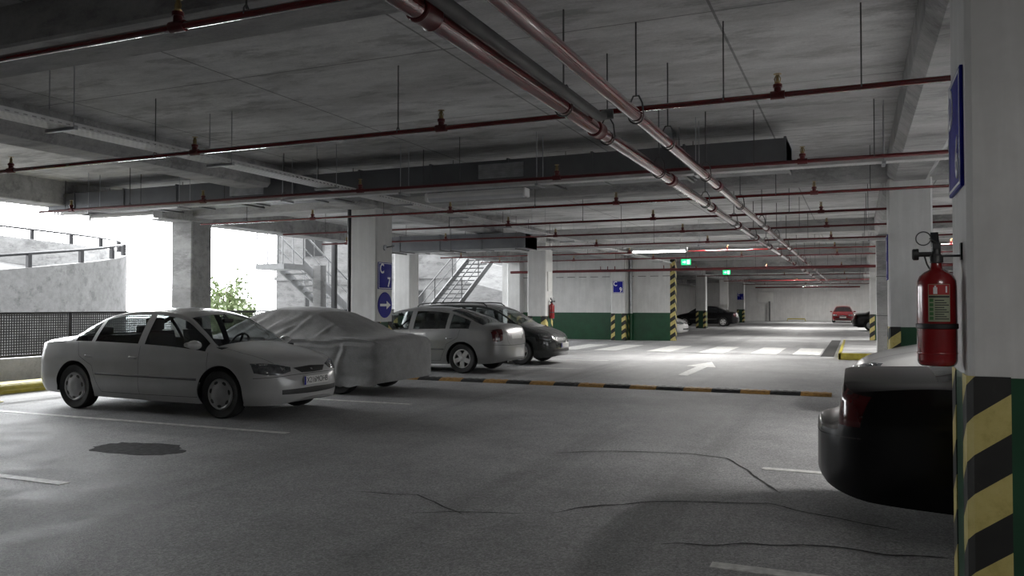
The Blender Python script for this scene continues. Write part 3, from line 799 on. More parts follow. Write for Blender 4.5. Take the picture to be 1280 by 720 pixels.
# big red pipe before the partition
t = thing('header_pipe', 'thick dark red header pipe in front of the partition wall top', 'pipe', (0, 31.6, 2.865))
MB().tube((-13.6, 0, 0), (7.3, 0, 0), .055, 16).build('pipe', M['dred'], t)
for x in (-11.5, -8.6, -6.0, -3.5, 0): hang(t, x, .06, CEIL - 2.865)
for x in (-9.6, -9.3, -9.0, -7.0, -6.7): MB().tube((x, 0, 0), (x, 0, .18), .02, 8).build('valve_stub', M['dred'], t)
t = thing('header_pipe', 'far red header pipe crossing in front of the end wall', 'pipe', (0, 72, 3.0))
MB().tube((-8, 0, 0), (.3, 0, 0), .07, 16).build('pipe', M['red'], t)
for x in (-7, -4, -.5): hang(t, x, .075, CEIL - 3.0)

# exit signs
for y, lab in ((31.0, 'lit green exit sign beside the striped wall end'), (41.5, 'smaller lit green exit sign farther down the aisle')):
    t = thing('exit_sign', lab, 'sign', (-6.0, y, 3.12), group='green exit signs')
    MB().bbox(-.19, .19, -.03, .03, -.12, .12, .01).build('case', M['darkmetal'], t)
    MB().box(-.18, .18, -.036, -.03, -.11, .11).build('panel', M['exitg'], t, smooth=0)
    MB().prism([(-.13, -.02), (-.05, -.02), (-.05, -.06), (.0, 0), (-.05, .06), (-.05, .02), (-.13, .02)], 'y', -.041, -.036).box(.04, .14, -.041, -.036, -.08, .08).build('pictogram', M['exitw'], t, smooth=0)
    MB().tube((0, 0, .12), (0, 0, CEIL - 3.12), .01, 8).build('rod', M['steel'], t)

# ------------------------------------------------------------------ fire extinguishers
def extinguisher(label, loc, rz):
    t = thing('fire_extinguisher', label, 'fire extinguisher', loc, rz, 'red wall extinguishers')
    r = .086
    body = [(0, 0), (.07, 0), (.078, .006), (r - .004, .012), (r - .001, .02), (r, .03), (r, .37), (r * .97, .40), (r * .85, .425), (r * .6, .445), (.032, .455), (.026, .462), (.024, .49)]
    MB().lathe(body, 36).build('cylinder', M['ext_red'], t)
    MB().lathe([(r + .0006, .055), (r + .0022, .058), (r + .0022, .062), (r + .0006, .065)], 36).build('seam_ring', M['ext_red'], t)
    v = MB().lathe([(.024, .485), (.03, .49), (.03, .52), (.02, .53), (.02, .56)], 16).build('valve', M['steel'], t)
    MB().prism([(-.028, .555), (.06, .57), (.10, .63), (.095, .642), (.045, .592), (-.028, .578)], 'x', -.017, .017).prism([(-.028, .50), (.05, .505), (.10, .47), (.10, .48), (.055, .525), (-.028, .53)], 'x', -.015, .015).build('squeeze_handle', M['darkmetal'], t, smooth=0)
    MB().tube((-.02, 0, .53), (-.075, 0, .53), .012, 10).lathe([(.026, 0), (.028, .004), (.028, .022), (.022, .028), (0, .028)], 18, 0, Matrix.Translation((-.075, 0, .53)) @ Matrix.Rotation(-PI / 2, 4, 'Y')).build('gauge', M['trim'], t)
    ring = [(-.055 + .032 * math.cos(a), -.012, .605 + .032 * math.sin(a)) for a in [2 * PI * k / 24 for k in range(24)]]
    MB().path(ring, .003, 6, closed=True).path([(-.03, -.012, .605), (.02, -.012, .575)], .003, 6).build('safety_pin', M['steel'], t)
    MB().path([(-.05, 0, .52), (-.04, -.01, .48), (-.03, -.02, .46)], .004, 6).build('seal_wire', M['steel'], t)
    MB().lathe([(r + .001, .175), (r + .005, .178), (r + .005, .197), (r + .001, .20)], 36).build('strap', M['trim'], t)
    def curved(a0, a1, z0, z1, off, n=14):
        return [[((r + off) * math.cos(R(a0 + (a1 - a0) * k / n)), (r + off) * math.sin(R(a0 + (a1 - a0) * k / n)), z) for k in range(n + 1)] for z in (z0, z1)]
    lb = MB().grid(curved(-119, -56, .21, .385, .0008)).build('instruction_label', M['label'], t, recalc=False)
    MB().grid(curved(-117, -58, .335, .383, .0014)).build('red_heading', M['labelred'], lb, recalc=False)
    MB().grid(curved(-104, -93, .339, .37, .002)).grid(curved(-101, -96, .37, .378, .002)).grid(curved(-70, -65, .345, .375, .002)).build('white_pictogram', M['signwhite'], lb, recalc=False)
    mb = MB()
    for k in range(5): mb.grid(curved(-115, -104, .218 + k * .021, .233 + k * .021, .0014))
    mb.build('green_pictograms', M['labelgreen'], lb, recalc=False)
    mb = MB()
    mb.grid(curved(-117, -58, .322, .330, .0014))
    for k in range(9): mb.grid(curved(-100, -60 - (k % 3) * 7, .22 + k * .0108, .2245 + k * .0108, .0014))
    mb.build('printed_lines', M['ink'], lb, recalc=False)
    MB().box(.02, .108, -.012, .012, .515, .525).box(.100, .108, -.02, .02, .50, .58).build('wall_bracket', M['darkmetal'], t, smooth=0)
    return t
extinguisher('large red fire extinguisher hung on the nearest right column', (.352, 4.31, 1.165), 0)
e2 = extinguisher('small distant red fire extinguisher on the column by the green partition', (XC + HW + .10, YG(8) - .05, 1.05), PI)
tag(MB().bbox(XC + HW, XC + HW + .03, YG(8) - .18, YG(8) + .18, 1.9, 2.5, .005).build('notice_board', M['plate']), 'white notice plate on the column above the small extinguisher', 'notice')
# small camera-like lamp on C7
t = thing('column_spotlight', 'small round fitting on an arm high on the C 7 column', 'lamp', (XC + HW, YG(7), 2.62))
MB().tube((0, 0, 0), (.22, 0, .03), .012, 8).build('arm', M['steel'], t)
MB().lathe([(.06, 0), (.06, .03), (.03, .05)], 16, 0, Matrix.Rotation(PI / 2, 4, 'Y')).build('base', M['galv'], t)
# far wall fittings
tag(MB().bbox(-8.6, -7.2, 79.12, 79.2, 1.75, 2.75, .02).build('wall_panel', M['plate']), 'pale panel board on the end wall', 'panel')
tag(MB().bbox(-7.55, -7.40, 78.6, 78.75, 0, 1.85, .01).build('bollard_post', M['gtrim']), 'dark post standing in front of the end wall panel', 'post')
tag(MB().path([(-5.9, 78.4, 0), (-5.85, 78.4, .22), (-4.35, 78.4, .22), (-4.3, 78.4, 0)], .05, 8).build('wheel_stop', M['yel']), 'pale hoop wheel stop at the foot of the end wall', 'wheel stop')
# ------------------------------------------------------------------ cars
SEDAN = dict(
    top=[(-2.25, .55), (-2.235, .63), (-2.20, .675), (-2.145, .72), (-2.12, .82), (-2.10, .93), (-2.03, .985), (-1.85, 1.01), (-1.56, 1.03), (-1.2, 1.20), (-.82, 1.355), (-.45, 1.41), (0, 1.42), (.35, 1.39), (.58, 1.33), (.9, 1.14), (1.22, .955), (1.35, .93), (1.7, .855), (1.95, .775), (2.08, .70), (2.17, .60), (2.24, .50)],
    belt=[(-2.24, .50), (-2.15, .80), (-2.0, .90), (-1.5, .945), (-.6, .925), (.3, .895), (1.2, .84), (1.7, .76), (2.0, .66), (2.24, .44)],
    bot=[(-2.24, .34), (-2.15, .27), (-1.9, .22), (-1.2, .19), (1.2, .17), (1.95, .18), (2.15, .20), (2.24, .26)],
    w=[(-2.24, .80), (-1.8, .835), (-.5, .853), (.8, .853), (1.6, .845), (2.24, .80)],
    wr=[(-2.24, .62), (-1.6, .67), (-1.3, .62), (-.8, .55), (0, .545), (.5, .56), (.9, .64), (1.25, .72), (1.7, .70), (2.24, .60)],
    crown=[(-2.24, .03), (-1.7, .05), (-1.2, .05), (-.6, .055), (.4, .055), (1.0, .04), (1.3, .06), (1.8, .06), (2.24, .03)],
    xf=2.24, xr=-2.24, rf=.62, rr=.42, ax=(1.37, -1.27), wheel=.315, arch=.365,
    shield=(.60, 1.20), rear=(-1.52, -.84), side=[(.03, 1.10), (-.90, -.09), (-1.30, -.97)])
SALOON2 = dict(SEDAN,
    top=[(-2.24, .58), (-2.21, .76), (-2.15, .95), (-2.06, 1.03), (-1.9, 1.06), (-1.72, 1.07), (-1.3, 1.235), (-.85, 1.375), (-.4, 1.425), (0, 1.43), (.35, 1.40), (.58, 1.34), (.9, 1.15), (1.22, .965), (1.35, .94), (1.7, .865), (1.95, .785), (2.08, .71), (2.17, .60), (2.24, .50)],
    rear=(-1.68, -.86), side=[(.06, 1.10), (-.86, -.06), (-1.42, -.96)])
ESTATE = dict(SEDAN,
    top=[(-2.24, .60), (-2.2, .85), (-2.12, 1.08), (-1.95, 1.32), (-1.8, 1.43), (-1.3, 1.49), (-.4, 1.51), (.1, 1.50), (.45, 1.45), (.65, 1.38), (1.0, 1.18), (1.3, 1.02), (1.45, .98), (1.8, .88), (2.0, .80), (2.1, .72), (2.18, .60), (2.24, .50)],
    belt=[(-2.24, .50), (-2.15, .80), (-2.0, .95), (-1.5, .97), (-.6, .955), (.3, .925), (1.2, .87), (1.7, .79), (2.0, .68), (2.24, .44)],
    wr=[(-2.24, .60), (-2.0, .64), (-1.7, .62), (-.8, .60), (0, .595), (.5, .60), (.9, .66), (1.3, .73), (1.7, .71), (2.24, .62)],
    shield=(.68, 1.28), rear=(-2.12, -1.9), side=[(.10, 1.18), (-.84, -.02), (-1.78, -.94)])
COUPE = dict(SEDAN,
    top=[(-2.26, .56), (-2.25, .63), (-2.22, .675), (-2.10, .70), (-2.085, .76), (-2.075, .92), (-2.06, .985), (-2.0, 1.00), (-1.5, 1.02), (-1.15, 1.16), (-.72, 1.33), (-.4, 1.375), (0, 1.385), (.35, 1.36), (.58, 1.30), (.9, 1.12), (1.22, .94), (1.35, .92), (1.7, .845), (1.95, .765), (2.08, .70), (2.17, .60), (2.24, .50)],
    rr=.5, ax=(1.37, -1.0))

def car(name, label, loc, rz, P, paint, detail=2, lights='both', group='parked cars'):
    """detail 2: see-through glass and cabin; 1: parts without cabin"""
    t = thing(name, label, 'car', loc, rz, group)
    F = {k: pchip(P[k]) for k in ('top', 'belt', 'bot', 'w', 'wr', 'crown')}
    xf, xr, rf, rr = P['xf'], P['xr'], P['rf'], P['rr']
    def endf(x):
        n = 2.7
        d = max(0, (x - (xf - rf)) / rf); e = max(0, ((xr + rr) - x) / rr)
        return max(0., 1 - min(1, d) ** n) ** (1 / n) * max(0., 1 - min(1, e) ** n) ** (1 / n)
    NL, NU, NT = 18, 8, 10
    UT = [0, .05] + [.05 + .85 * k / 5 for k in range(1, 6)] + [.96, 1.0]
    TT = [0, .07] + [.07 + .93 * k / 8 for k in range(1, 9)]
    def section(x):
        e = endf(x); zb, zt, cr = F['bot'](x), F['top'](x), F['crown'](x)
        zr = zt - cr; zl = min(F['belt'](x), zr - .012); zb = min(zb, zl - .03)
        W = F['w'](x) * e; wb = W - .042 * e; wr = min(F['wr'](x) * e, wb - .012)
        out = []
        for k in range(NL + 1):
            q = k / NL; z = zb + (zl - zb) * q
            y = W
            if q < .34: y = W - .075 * e * (1 - q / .34) ** 2
            if q > .60: y = W - (W - wb) * ((q - .60) / .40) ** 2
            # shallow feature line along the doors
            y += .006 * e * math.exp(-((z - .70) / .03) ** 2)
            out.append((y, z))
        for q in UT[1:]:
            y = wb + (wr - wb) * q + .018 * e * math.sin(PI * q); out.append((y, zl + (zr - zl) * q))
        for s in TT[1:]:
            out.append((wr * (1 - s), zr + (zt - zr) * (1 - (1 - s) ** 2.4)))
        return out
    xs = set()
    n = 124
    for k in range(n + 1): xs.add(round(xr + (xf - xr) * k / n, 4))
    for d in (.001, .003, .008, .015, .026): xs.add(xf - d); xs.add(xr + d)
    xs.discard(round(xf, 4)); xs.discard(round(xr, 4))
    marks = list(P['shield']) + list(P['rear']) + [v for a in P['side'] for v in a]
    for mk in marks:
        xs = {x for x in xs if abs(x - mk) > .012}
    xs |= set(marks); xs = sorted(xs)
    secs = [section(x) for x in xs]; m = len(secs[0])
    V = []
    for x, s in zip(xs, secs):
        for y, z in s: V.append([x, y, z])
    cells = []
    body = []; wins = {'windscreen': [], 'rear_window': []}
    for k in range(len(P['side'])): wins['side%d' % k] = []
    ax = P['ax']; AR = P['arch']; zc = P['wheel']
    dead = set(); kept = []
    for i in range(len(xs) - 1):
        xm = (xs[i] + xs[i + 1]) / 2
        for k in range(m - 1):
            f = (i * m + k, (i + 1) * m + k, (i + 1) * m + k + 1, i * m + k + 1)
            key = None
            if k < NL:
                c = [sum(V[j][q] for j in f) / 4 for q in range(3)]
                if any((c[0] - a) ** 2 + (c[2] - zc) ** 2 < AR ** 2 for a in ax): dead.update(f); continue
            elif k < NL + NU:
                if 1 <= k - NL <= 5:
                    for q, (a, b) in enumerate(P['side']):
                        if a < xm < b: key = 'side%d' % q
            else:
                if k - NL - NU >= 1:
                    if P['shield'][0] < xm < P['shield'][1]: key = 'windscreen'
                    if P['rear'][0] < xm < P['rear'][1]: key = 'rear_window'
            (wins[key] if key else kept).append(f)
    alive = {j for f in kept for j in f}
    for j in dead & alive:
        x, y, z = V[j]
        a = min(ax, key=lambda q: abs(q - x)); d = math.hypot(x - a, z - zc)
        if d > 1e-4: V[j][0] = a + (x - a) * AR / d; V[j][2] = max(.17, zc + (z - zc) * AR / d)
    nV = len(V)
    allV = [tuple(v) for v in V] + [(x, -y, z) for x, y, z in V]
    flip = lambda f: tuple(nV + j for j in f[::-1])
    mb = MB(); fs = kept + [flip(f) for f in kept]
    # under tray and end caps
    for i in range(len(xs) - 1):
        if all(abs((xs[i] + xs[i + 1]) / 2 - a) > AR + .02 for a in ax):
            fs.append((i * m, nV + i * m, nV + (i + 1) * m, (i + 1) * m))
    caps = []
    for i in (0, len(xs) - 1):
        for k in range(m - 1):
            q = (i * m + k, nV + i * m + k, nV + i * m + k + 1, i * m + k + 1)
            fs.append(q if i else q[::-1]); caps.append(q)
    # merge centre line duplicates through a bmesh weld
    me = bpy.data.meshes.new('body'); me.from_pydata(allV, [], fs)
    bm = bmesh.new(); bm.from_mesh(me); bmesh.ops.remove_doubles(bm, verts=bm.verts, dist=.0004)
    bmesh.ops.delete(bm, geom=[v for v in bm.verts if not v.link_faces], context='VERTS')
    bmesh.ops.recalc_face_normals(bm, faces=bm.faces)
    bm.faces.ensure_lookup_table()
    sm = sum(f.normal.z * f.calc_area() for f in bm.faces if f.calc_center_median().z > .75)
    if sm < 0: bmesh.ops.reverse_faces(bm, faces=bm.faces)
    bm.normal_update(); bm.to_mesh(me)
    me.materials.append(paint)
    me.polygons.foreach_set('use_smooth', [True] * len(me.polygons)); me.set_sharp_from_angle(angle=R(42))
    bo = bpy.data.objects.new('body', me); COL.objects.link(bo); bo.parent = t
    bm.free()
    # raycast surface (with windows still in)
    full = kept + [f for w in wins.values() for f in w]
    bvh = BVHTree.FromPolygons(allV, full + [flip(f) for f in full] + caps)
    # windows
    def side_parts(keys, nm, sgn, inset, mat, label=None):
        w = MB(); used = {}
        for f in wins[keys]:
            idx = []
            for j in f:
                if j not in used:
                    used[j] = len(w.v); x, y, z = V[j]
                    w.v.append((x, sgn * (y + inset), z))
                idx.append(used[j])
            w.f.append(tuple(idx) if sgn > 0 else tuple(idx[::-1])); w.mi.append(0)
        return w.build(nm, mat, t, recalc=False)
    G = M['glass'] if detail == 2 else M['dglass']; ins = -.006 if detail == 2 else -.003
    for k in range(len(P['side'])):
        for sg in (1, -1):
            side_parts('side%d' % k, 'side_window', sg, ins, G)
    for nm in ('windscreen', 'rear_window'):
        w = MB(); used = {}
        for f in wins[nm]:
            for sg in (1, -1):
                idx = []
                for j in f:
                    if (j, sg) not in used:
                        used[j, sg] = len(w.v); x, y, z = V[j]; w.v.append((x, sg * y, z - .004))
                    idx.append(used[j, sg])
                w.f.append(tuple(idx) if sg > 0 else tuple(idx[::-1])); w.mi.append(0)
        w.build(nm, G, t, recalc=False)
    # --- projected trim
    def hit(o, d):
        h = bvh.ray_cast(Vector(o), Vector(d), 6)
        return h[0], h[1]
    def patch(nm, axis, sgn, top, bot, mat, nu=14, nv=5, off=.004, thick=.0, parent=None, label=None, side=1):
        """outline given as two polylines in the plane seen along axis"""
        rows = []
        for j in range(nv + 1):
            r = []
            for i in range(nu + 1):
                a = lerp_poly(top, i / nu); b = lerp_poly(bot, i / nu); q = j / nv
                p = (a[0] + (b[0] - a[0]) * q, a[1] + (b[1] - a[1]) * q)
                if axis == 'x': o, d = (sgn * 4, p[0], p[1]), (-sgn, 0, 0)
                elif axis == 'y': o, d = (p[0], sgn * 2, p[1]), (0, -sgn, 0)
                else: o, d = (p[0], p[1], 3), (0, 0, -1)
                h, nn = hit(o, d)
                if h is None: r.append(None); continue
                if nn.dot(Vector(d)) > 0: nn = -nn
                r.append(h + nn * (off * (1 if 0 < i < nu and 0 < j < nv else .25)))
            rows.append(r)
        mbx = MB(); idx = {}
        for j in range(nv + 1):
            for i in range(nu + 1):
                if rows[j][i] is not None: idx[j, i] = len(mbx.v); mbx.v.append(tuple(rows[j][i]))
        for j in range(nv):
            for i in range(nu):
                q = [(j, i), (j, i + 1), (j + 1, i + 1), (j + 1, i)]
                if all(c in idx for c in q):
                    pv = [Vector(mbx.v[idx[c]]) for c in q]
                    if max((pv[a] - pv[b]).length for a in range(4) for b in range(a)) < .35:
                        mbx.f.append(tuple(idx[c] for c in q)); mbx.mi.append(0)
        if not mbx.f: return None
        o = mbx.build(nm, mat, parent or t)
        if label: o['label'] = label
        return o
    def ribbon(nm, axis, sgn, pts, wd, mat, off=.0015, step=.03):
        mbx = MB(); n_ = max(2, int(sum(math.dist(a, b) for a, b in zip(pts, pts[1:])) / step))
        A = []; B = []
        for i in range(n_ + 1):
            p = lerp_poly(pts, i / n_); q = lerp_poly(pts, min(1, i / n_ + .01)); r = lerp_poly(pts, max(0, i / n_ - .01))
            d = Vector((q[0] - r[0], q[1] - r[1])).normalized() * wd / 2; row = []
            for s in (1, -1):
                u = (p[0] - s * d.y, p[1] + s * d.x)
                if axis == 'x': o, dd = (sgn * 4, u[0], u[1]), (-sgn, 0, 0)
                elif axis == 'y': o, dd = (u[0], sgn * 2, u[1]), (0, -sgn, 0)
                else: o, dd = (u[0], u[1], 3), (0, 0, -1)
                h, nn = hit(o, dd)
                if h is None: row = None; break
                if nn.dot(Vector(dd)) > 0: nn = -nn
                row.append(h + nn * off)
            if row: A.append(row[0]); B.append(row[1])
        if len(A) > 1: return mbx.grid([A, B]).build(nm, mat, t)
    zroof = lambda x: F['top'](x) - F['crown'](x) - .03
    S = P['side']
    for sg in (1, -1):
        xb = (S[0][0] + S[1][1]) / 2; xa = S[0][1] + .05
        beltz = lambda x: F['belt'](x) - .005
        ribbon('door_seam', 'y', sg, [(xb, beltz(xb)), (xb, .26)], .005, M['seam'])
        ribbon('door_seam', 'y', sg, [(xa, beltz(xa)), (xa + .02, .6), (xa - .02, .26), (xb, .255), (ax[1] + .52, .26), (ax[1] + .40, .50), (ax[1] + .36, .62), (ax[1] + .1, .75), (ax[1] + .05, beltz(ax[1] + .05))], .005, M['seam'])
        patch('side_moulding', 'y', sg, [(ax[1] + .42, .525), (xa + .02, .505)], [(ax[1] + .42, .495), (xa + .02, .475)], M['gtrim'], 24, 3, .010)
        for xh in (xb - .16 - .02, ax[1] + .22):
            patch('door_handle', 'y', sg, [(xh - .0, .765), (xh + .15, .76)], [(xh, .73), (xh + .15, .725)], paint if xh > -9 else M['trim'], 8, 4, .018)
        # mirror
        mm = MB(); xm = S[0][1] - .10; zm = F['belt'](xm) + .09; ym = F['w'](xm) - .03
        rows = []
        for k in range(9):
            q = k / 8; y = ym + .20 * q; s_ = (.55 + .45 * math.sin(PI * min(1, q * 1.15 + .12))) if q < 1 else .45
            rows.append([(xm + .005 + .075 * s_ * math.cos(a) - .02 * q, sg * y, zm + .062 * s_ * math.sin(a) - .012 * (1 - q)) for a in [2 * PI * j / 16 for j in range(16)]])
        mm.grid(rows, closed=True); b0 = len(mm.v) - 16; mm.f.append(tuple(range(b0, b0 + 16))); mm.mi.append(0); mm.f.append(tuple(range(16))); mm.mi.append(0)
        mo = mm.build('mirror', paint, t)
        MB().box(xm - .078, xm - .072, min(sg * (ym + .05), sg * (ym + .17)), max(sg * (ym + .05), sg * (ym + .17)), zm - .04, zm + .04).build('mirror_glass', M['dglass'], mo, smooth=0)
        # arch lining and lip
        for a in ax:
            n_ = 22; rws = []
            hw = F['w'](a)
            for y in (hw - .03, hw - .30):
                rws.append([(a + (AR + .002) * math.cos(PI * 1.12 * k / n_ - .06 * PI), sg * y, zc + (AR + .002) * math.sin(PI * 1.12 * k / n_ - .06 * PI)) for k in range(n_ + 1)])
            lin = MB().grid(rws); b1 = len(lin.v) - n_ - 1
            lin.f.append(tuple(range(b1, b1 + n_ + 1))); lin.mi.append(0)
            lin.build('arch_lining', M['rubber'], t)
    # wheels
    rt = P['wheel']
    for a in ax:
        for sg in (1, -1):
            hw = F['w'](a) - .012
            W_ = MB(); T = Matrix.Translation((a, sg * (hw - .10), rt)) @ Matrix.Rotation(-sg * PI / 2, 4, 'X')
            ri = rt * .64
            W_.lathe([(ri, -.09), (rt * .93, -.098), (rt * .985, -.08), (rt, -.05), (rt, .05), (rt * .985, .08), (rt * .93, .098), (ri + .01, .088), (ri, .08), (ri - .004, .0), (ri - .004, -.09)], 40, 0, T, False)
            wo = W_.build('wheel', M['tyre'], t)
            if P.get('alloy'):
                h = MB().lathe([(ri, .0), (ri, .085), (ri - .018, .088), (ri - .022, .02), (ri - .03, -.02)], 40, 0, T, False).lathe([(.062, .03), (.062, .066), (.045, .074), (0, .076)], 24, 0, T)
                for k in range(5):
                    an = 2 * PI * k / 5 + .3; T2 = T @ Matrix.Rotation(an, 4, 'Z')
                    w0, w1 = .046, .050
                    vs = [(.04, -w0, .068), (.04, w0, .068), (ri - .012, w1, .078), (ri - .012, -w1, .078), (.04, -w0, .03), (.04, w0, .03), (ri - .012, w1, .045), (ri - .012, -w1, .045)]
                    h.add([T2 @ Vector(v) for v in vs], [(0, 1, 2, 3), (7, 6, 5, 4), (0, 3, 7, 4), (1, 5, 6, 2), (0, 4, 5, 1), (3, 2, 6, 7)])
                h.build('alloy_rim', M['rim'], wo)
                MB().lathe([(ri - .02, .015), (0, .015)], 32, 0, T).build('brake_disc', M['steel'], wo)
            else:
                h = MB().lathe([(ri, .082), (ri - .008, .096), (ri - .022, .097), (ri - .035, .088), (ri * .62, .094), (ri * .5, .102), (.05, .106), (.02, .103), (0, .103)], 48, 0, T)
                ho = h.build('hubcap', M['hubw'], wo)
                if detail == 2:
                    sl_ = MB()
                    for k in range(7):
                        c_ = 2 * PI * k / 7 + .2; rowA = []; rowB = []
                        for q in range(6):
                            an = c_ - .22 + .44 * q / 5; e_ = math.sin(PI * q / 5)
                            r0 = ri * .72 - .010 * e_ ; r1 = ri * .72 + .012 + .022 * e_
                            rowA.append(T @ Vector((r0 * math.cos(an), r0 * math.sin(an), .0945))); rowB.append(T @ Vector((r1 * math.cos(an), r1 * math.sin(an), .0925)))
                        sl_.grid([rowA, rowB])
                    sl_.build('hubcap_slots', M['trim'], ho)
    # front
    if lights in ('front', 'both'):
        for sg in (1, -1):
            hl = P.get('headlamp', ([(.36, .655), (.55, .695), (.70, .715), (.79, .715)], [(.40, .600), (.55, .570), (.70, .565), (.79, .595)]))
            ho = patch('headlamp', 'x', 1, [(sg * a, b) for a, b in hl[0]], [(sg * a, b) for a, b in hl[1]], M['lamp'], 20, 7, .006)
            patch('lamp_reflector', 'x', 1, [(sg * .46, .655), (sg * .53, .672)], [(sg * .47, .612), (sg * .54, .605)], M['chrome'], 5, 4, .0085, parent=ho)
            patch('lamp_reflector', 'x', 1, [(sg * .64, .700), (sg * .765, .700)], [(sg * .64, .688), (sg * .765, .690)], M['chrome'], 5, 3, .0085, parent=ho)
        g = patch('grille', 'x', 1, [(-.33, .640), (0, .655), (.33, .640)], [(-.22, .575), (0, .570), (.22, .575)], M['trim'], 16, 5, .005)
        patch('grille_badge', 'x', 1, [(-.028, .632), (-.008, .62), (.008, .62), (.028, .632)], [(-.010, .592), (0, .588), (.010, .592)], M['chrome'], 6, 4, .010, parent=g)
        patch('lower_intake', 'x', 1, [(-.56, .375), (0, .385), (.56, .375)], [(-.56, .315), (0, .305), (.56, .315)], M['trim'], 20, 4, .004)
        ribbon('bumper_seam', 'x', 1, [(-.80, .53), (-.4, .555), (0, .56), (.4, .555), (.80, .53)], .006, M['seam'])
        ribbon('bonnet_seam', 'z', 1, [(1.28, .66), (1.6, .655), (2.0, .56)], .007, M['seam'])
        ribbon('bonnet_seam', 'z', 1, [(1.28, -.66), (1.6, -.655), (2.0, -.56)], .007, M['seam'])
        if P.get('fplate', True):
            # a plate standing just proud of the bumper
            h, nn = hit((4, 0, .47), (-1, 0, 0))
            xp = (h.x if h else xf) + .006
            po = MB().bbox(xp - .004, xp + .008, -.26, .26, .415, .53, .003).build('number_plate', M['plate'], t)
            MB().box(xp + .0075, xp + .0090, -.258, -.222, .417, .528).build('blue_band', M['blue'], po, smooth=0)
            if detail == 2 and P.get('plate'):
                Tm = Matrix.Translation((xp + .0082, .018, .472)) @ Matrix.Rotation(PI / 2, 4, 'Z') @ FACE
                text('plate_text', P['plate'], .105, M['ink'], po, Tm, .0012, .84)
    if lights in ('rear', 'both'):
        for sg in (1, -1):
            tl = P.get('taillamp', ([(.44, .93), (.62, .93), (.77, .90)], [(.50, .72), (.64, .70), (.79, .70)]))
            patch('tail_lamp', 'x', -1, [(sg * a, b) for a, b in tl[0]], [(sg * a, b) for a, b in tl[1]], M['tail'], 12, 6, .006)
        patch('rear_number_plate', 'x', -1, [(-.27, .85), (.27, .85)], [(-.27, .735), (.27, .735)], paint if P.get('plainrear') else M['plate'], 8, 3, .006)
        ribbon('bumper_seam', 'x', -1, [(-.79, .62), (-.4, .60), (0, .60), (.4, .60), (.79, .62)], .008, M['seam'])
        ribbon('boot_seam', 'x', -1, [(-.5, .98), (-.47, .70), (-.4, .61)], .006, M['seam'])
        ribbon('boot_seam', 'x', -1, [(.5, .98), (.47, .70), (.4, .61)], .006, M['seam'])
        MB().tube((xr + .05, .45, .25), (xr + .3, .45, .25), .03, 12).build('exhaust_pipe', M['steel'], t)
    if detail == 2:
        for sg in (1, -1):
            s_ = MB(); y = sg * .36
            s_.bbox(-.05, .42, y - .24, y + .24, .36, .58, .05)
            s_.prism([(-.12, .50), (.02, .50), (-.14, 1.10), (-.24, 1.10)], 'y', y - .23, y + .23)
            so = s_.build('front_seat', M['seat'], t)
            MB().bbox(-.30, -.20, y - .13, y + .13, 1.10, 1.28, .03).build('headrest', M['seat'], so)
        s_ = MB().bbox(-1.05, -.6, -.60, .60, .34, .56, .05).prism([(-1.15, .5), (-.98, .5), (-1.15, 1.02), (-1.28, 1.02)], 'y', -.62, .62)
        so = s_.build('rear_seat', M['seat'], t)
        for y in (-.36, .36): MB().bbox(-1.30, -1.20, y - .13, y + .13, 1.02, 1.14, .03).build('headrest', M['seat'], so)
        MB().prism([(.72, .55), (1.3, .55), (1.3, .90), (1.12, .91), (.85, .88), (.72, .80)], 'y', -.72, .72).build('dashboard', M['seat'], t)
        Tm = Matrix.Translation((.60, .36, .88)) @ Matrix.Rotation(R(-62), 4, 'Y')
        st = MB(); st.path([Tm @ Vector((.185 * math.cos(a), .185 * math.sin(a), 0)) for a in [2 * PI * k / 28 for k in range(28)]], .016, 8, closed=True)
        for a in (0, 2.2, -2.2): st.tube(Tm @ Vector((0, 0, 0)), Tm @ Vector((.18 * math.cos(a), .18 * math.sin(a), 0)), .02, 8)
        st.tube(Tm @ Vector((0, 0, .03)), (.80, .36, .76), .03, 8)
        st.build('steering_wheel', M['trim'], t)
        MB().bbox(.70, .76, -.09, .09, 1.21, 1.27, .02).tube((.73, 0, 1.27), (.66, 0, 1.33), .008, 6).build('inside_mirror', M['trim'], t)
        MB().bbox(-1.6, 1.3, -.70, .70, .24, .30, .02).build('cabin_floor', M['rubber'], t)
    if detail < 2:
        MB().bbox(xr + .3, xf - .5, -.6, .6, .19, .30, .02).build('underbody', M['rubber'], t)
    if P.get('rails'):
        for sg in (1, -1):
            y = sg * .56
            pts = [(-1.65, y, F['top'](-1.65) - .035)] + [(x, y, F['top'](x) + .022) for x in (-1.55, -1.2, -.6, 0, .25)] + [(.36, y, F['top'](.36) - .035)]
            MB().path(pts, .016, 8).build('roof_rail', M['trim'], t)
    return t

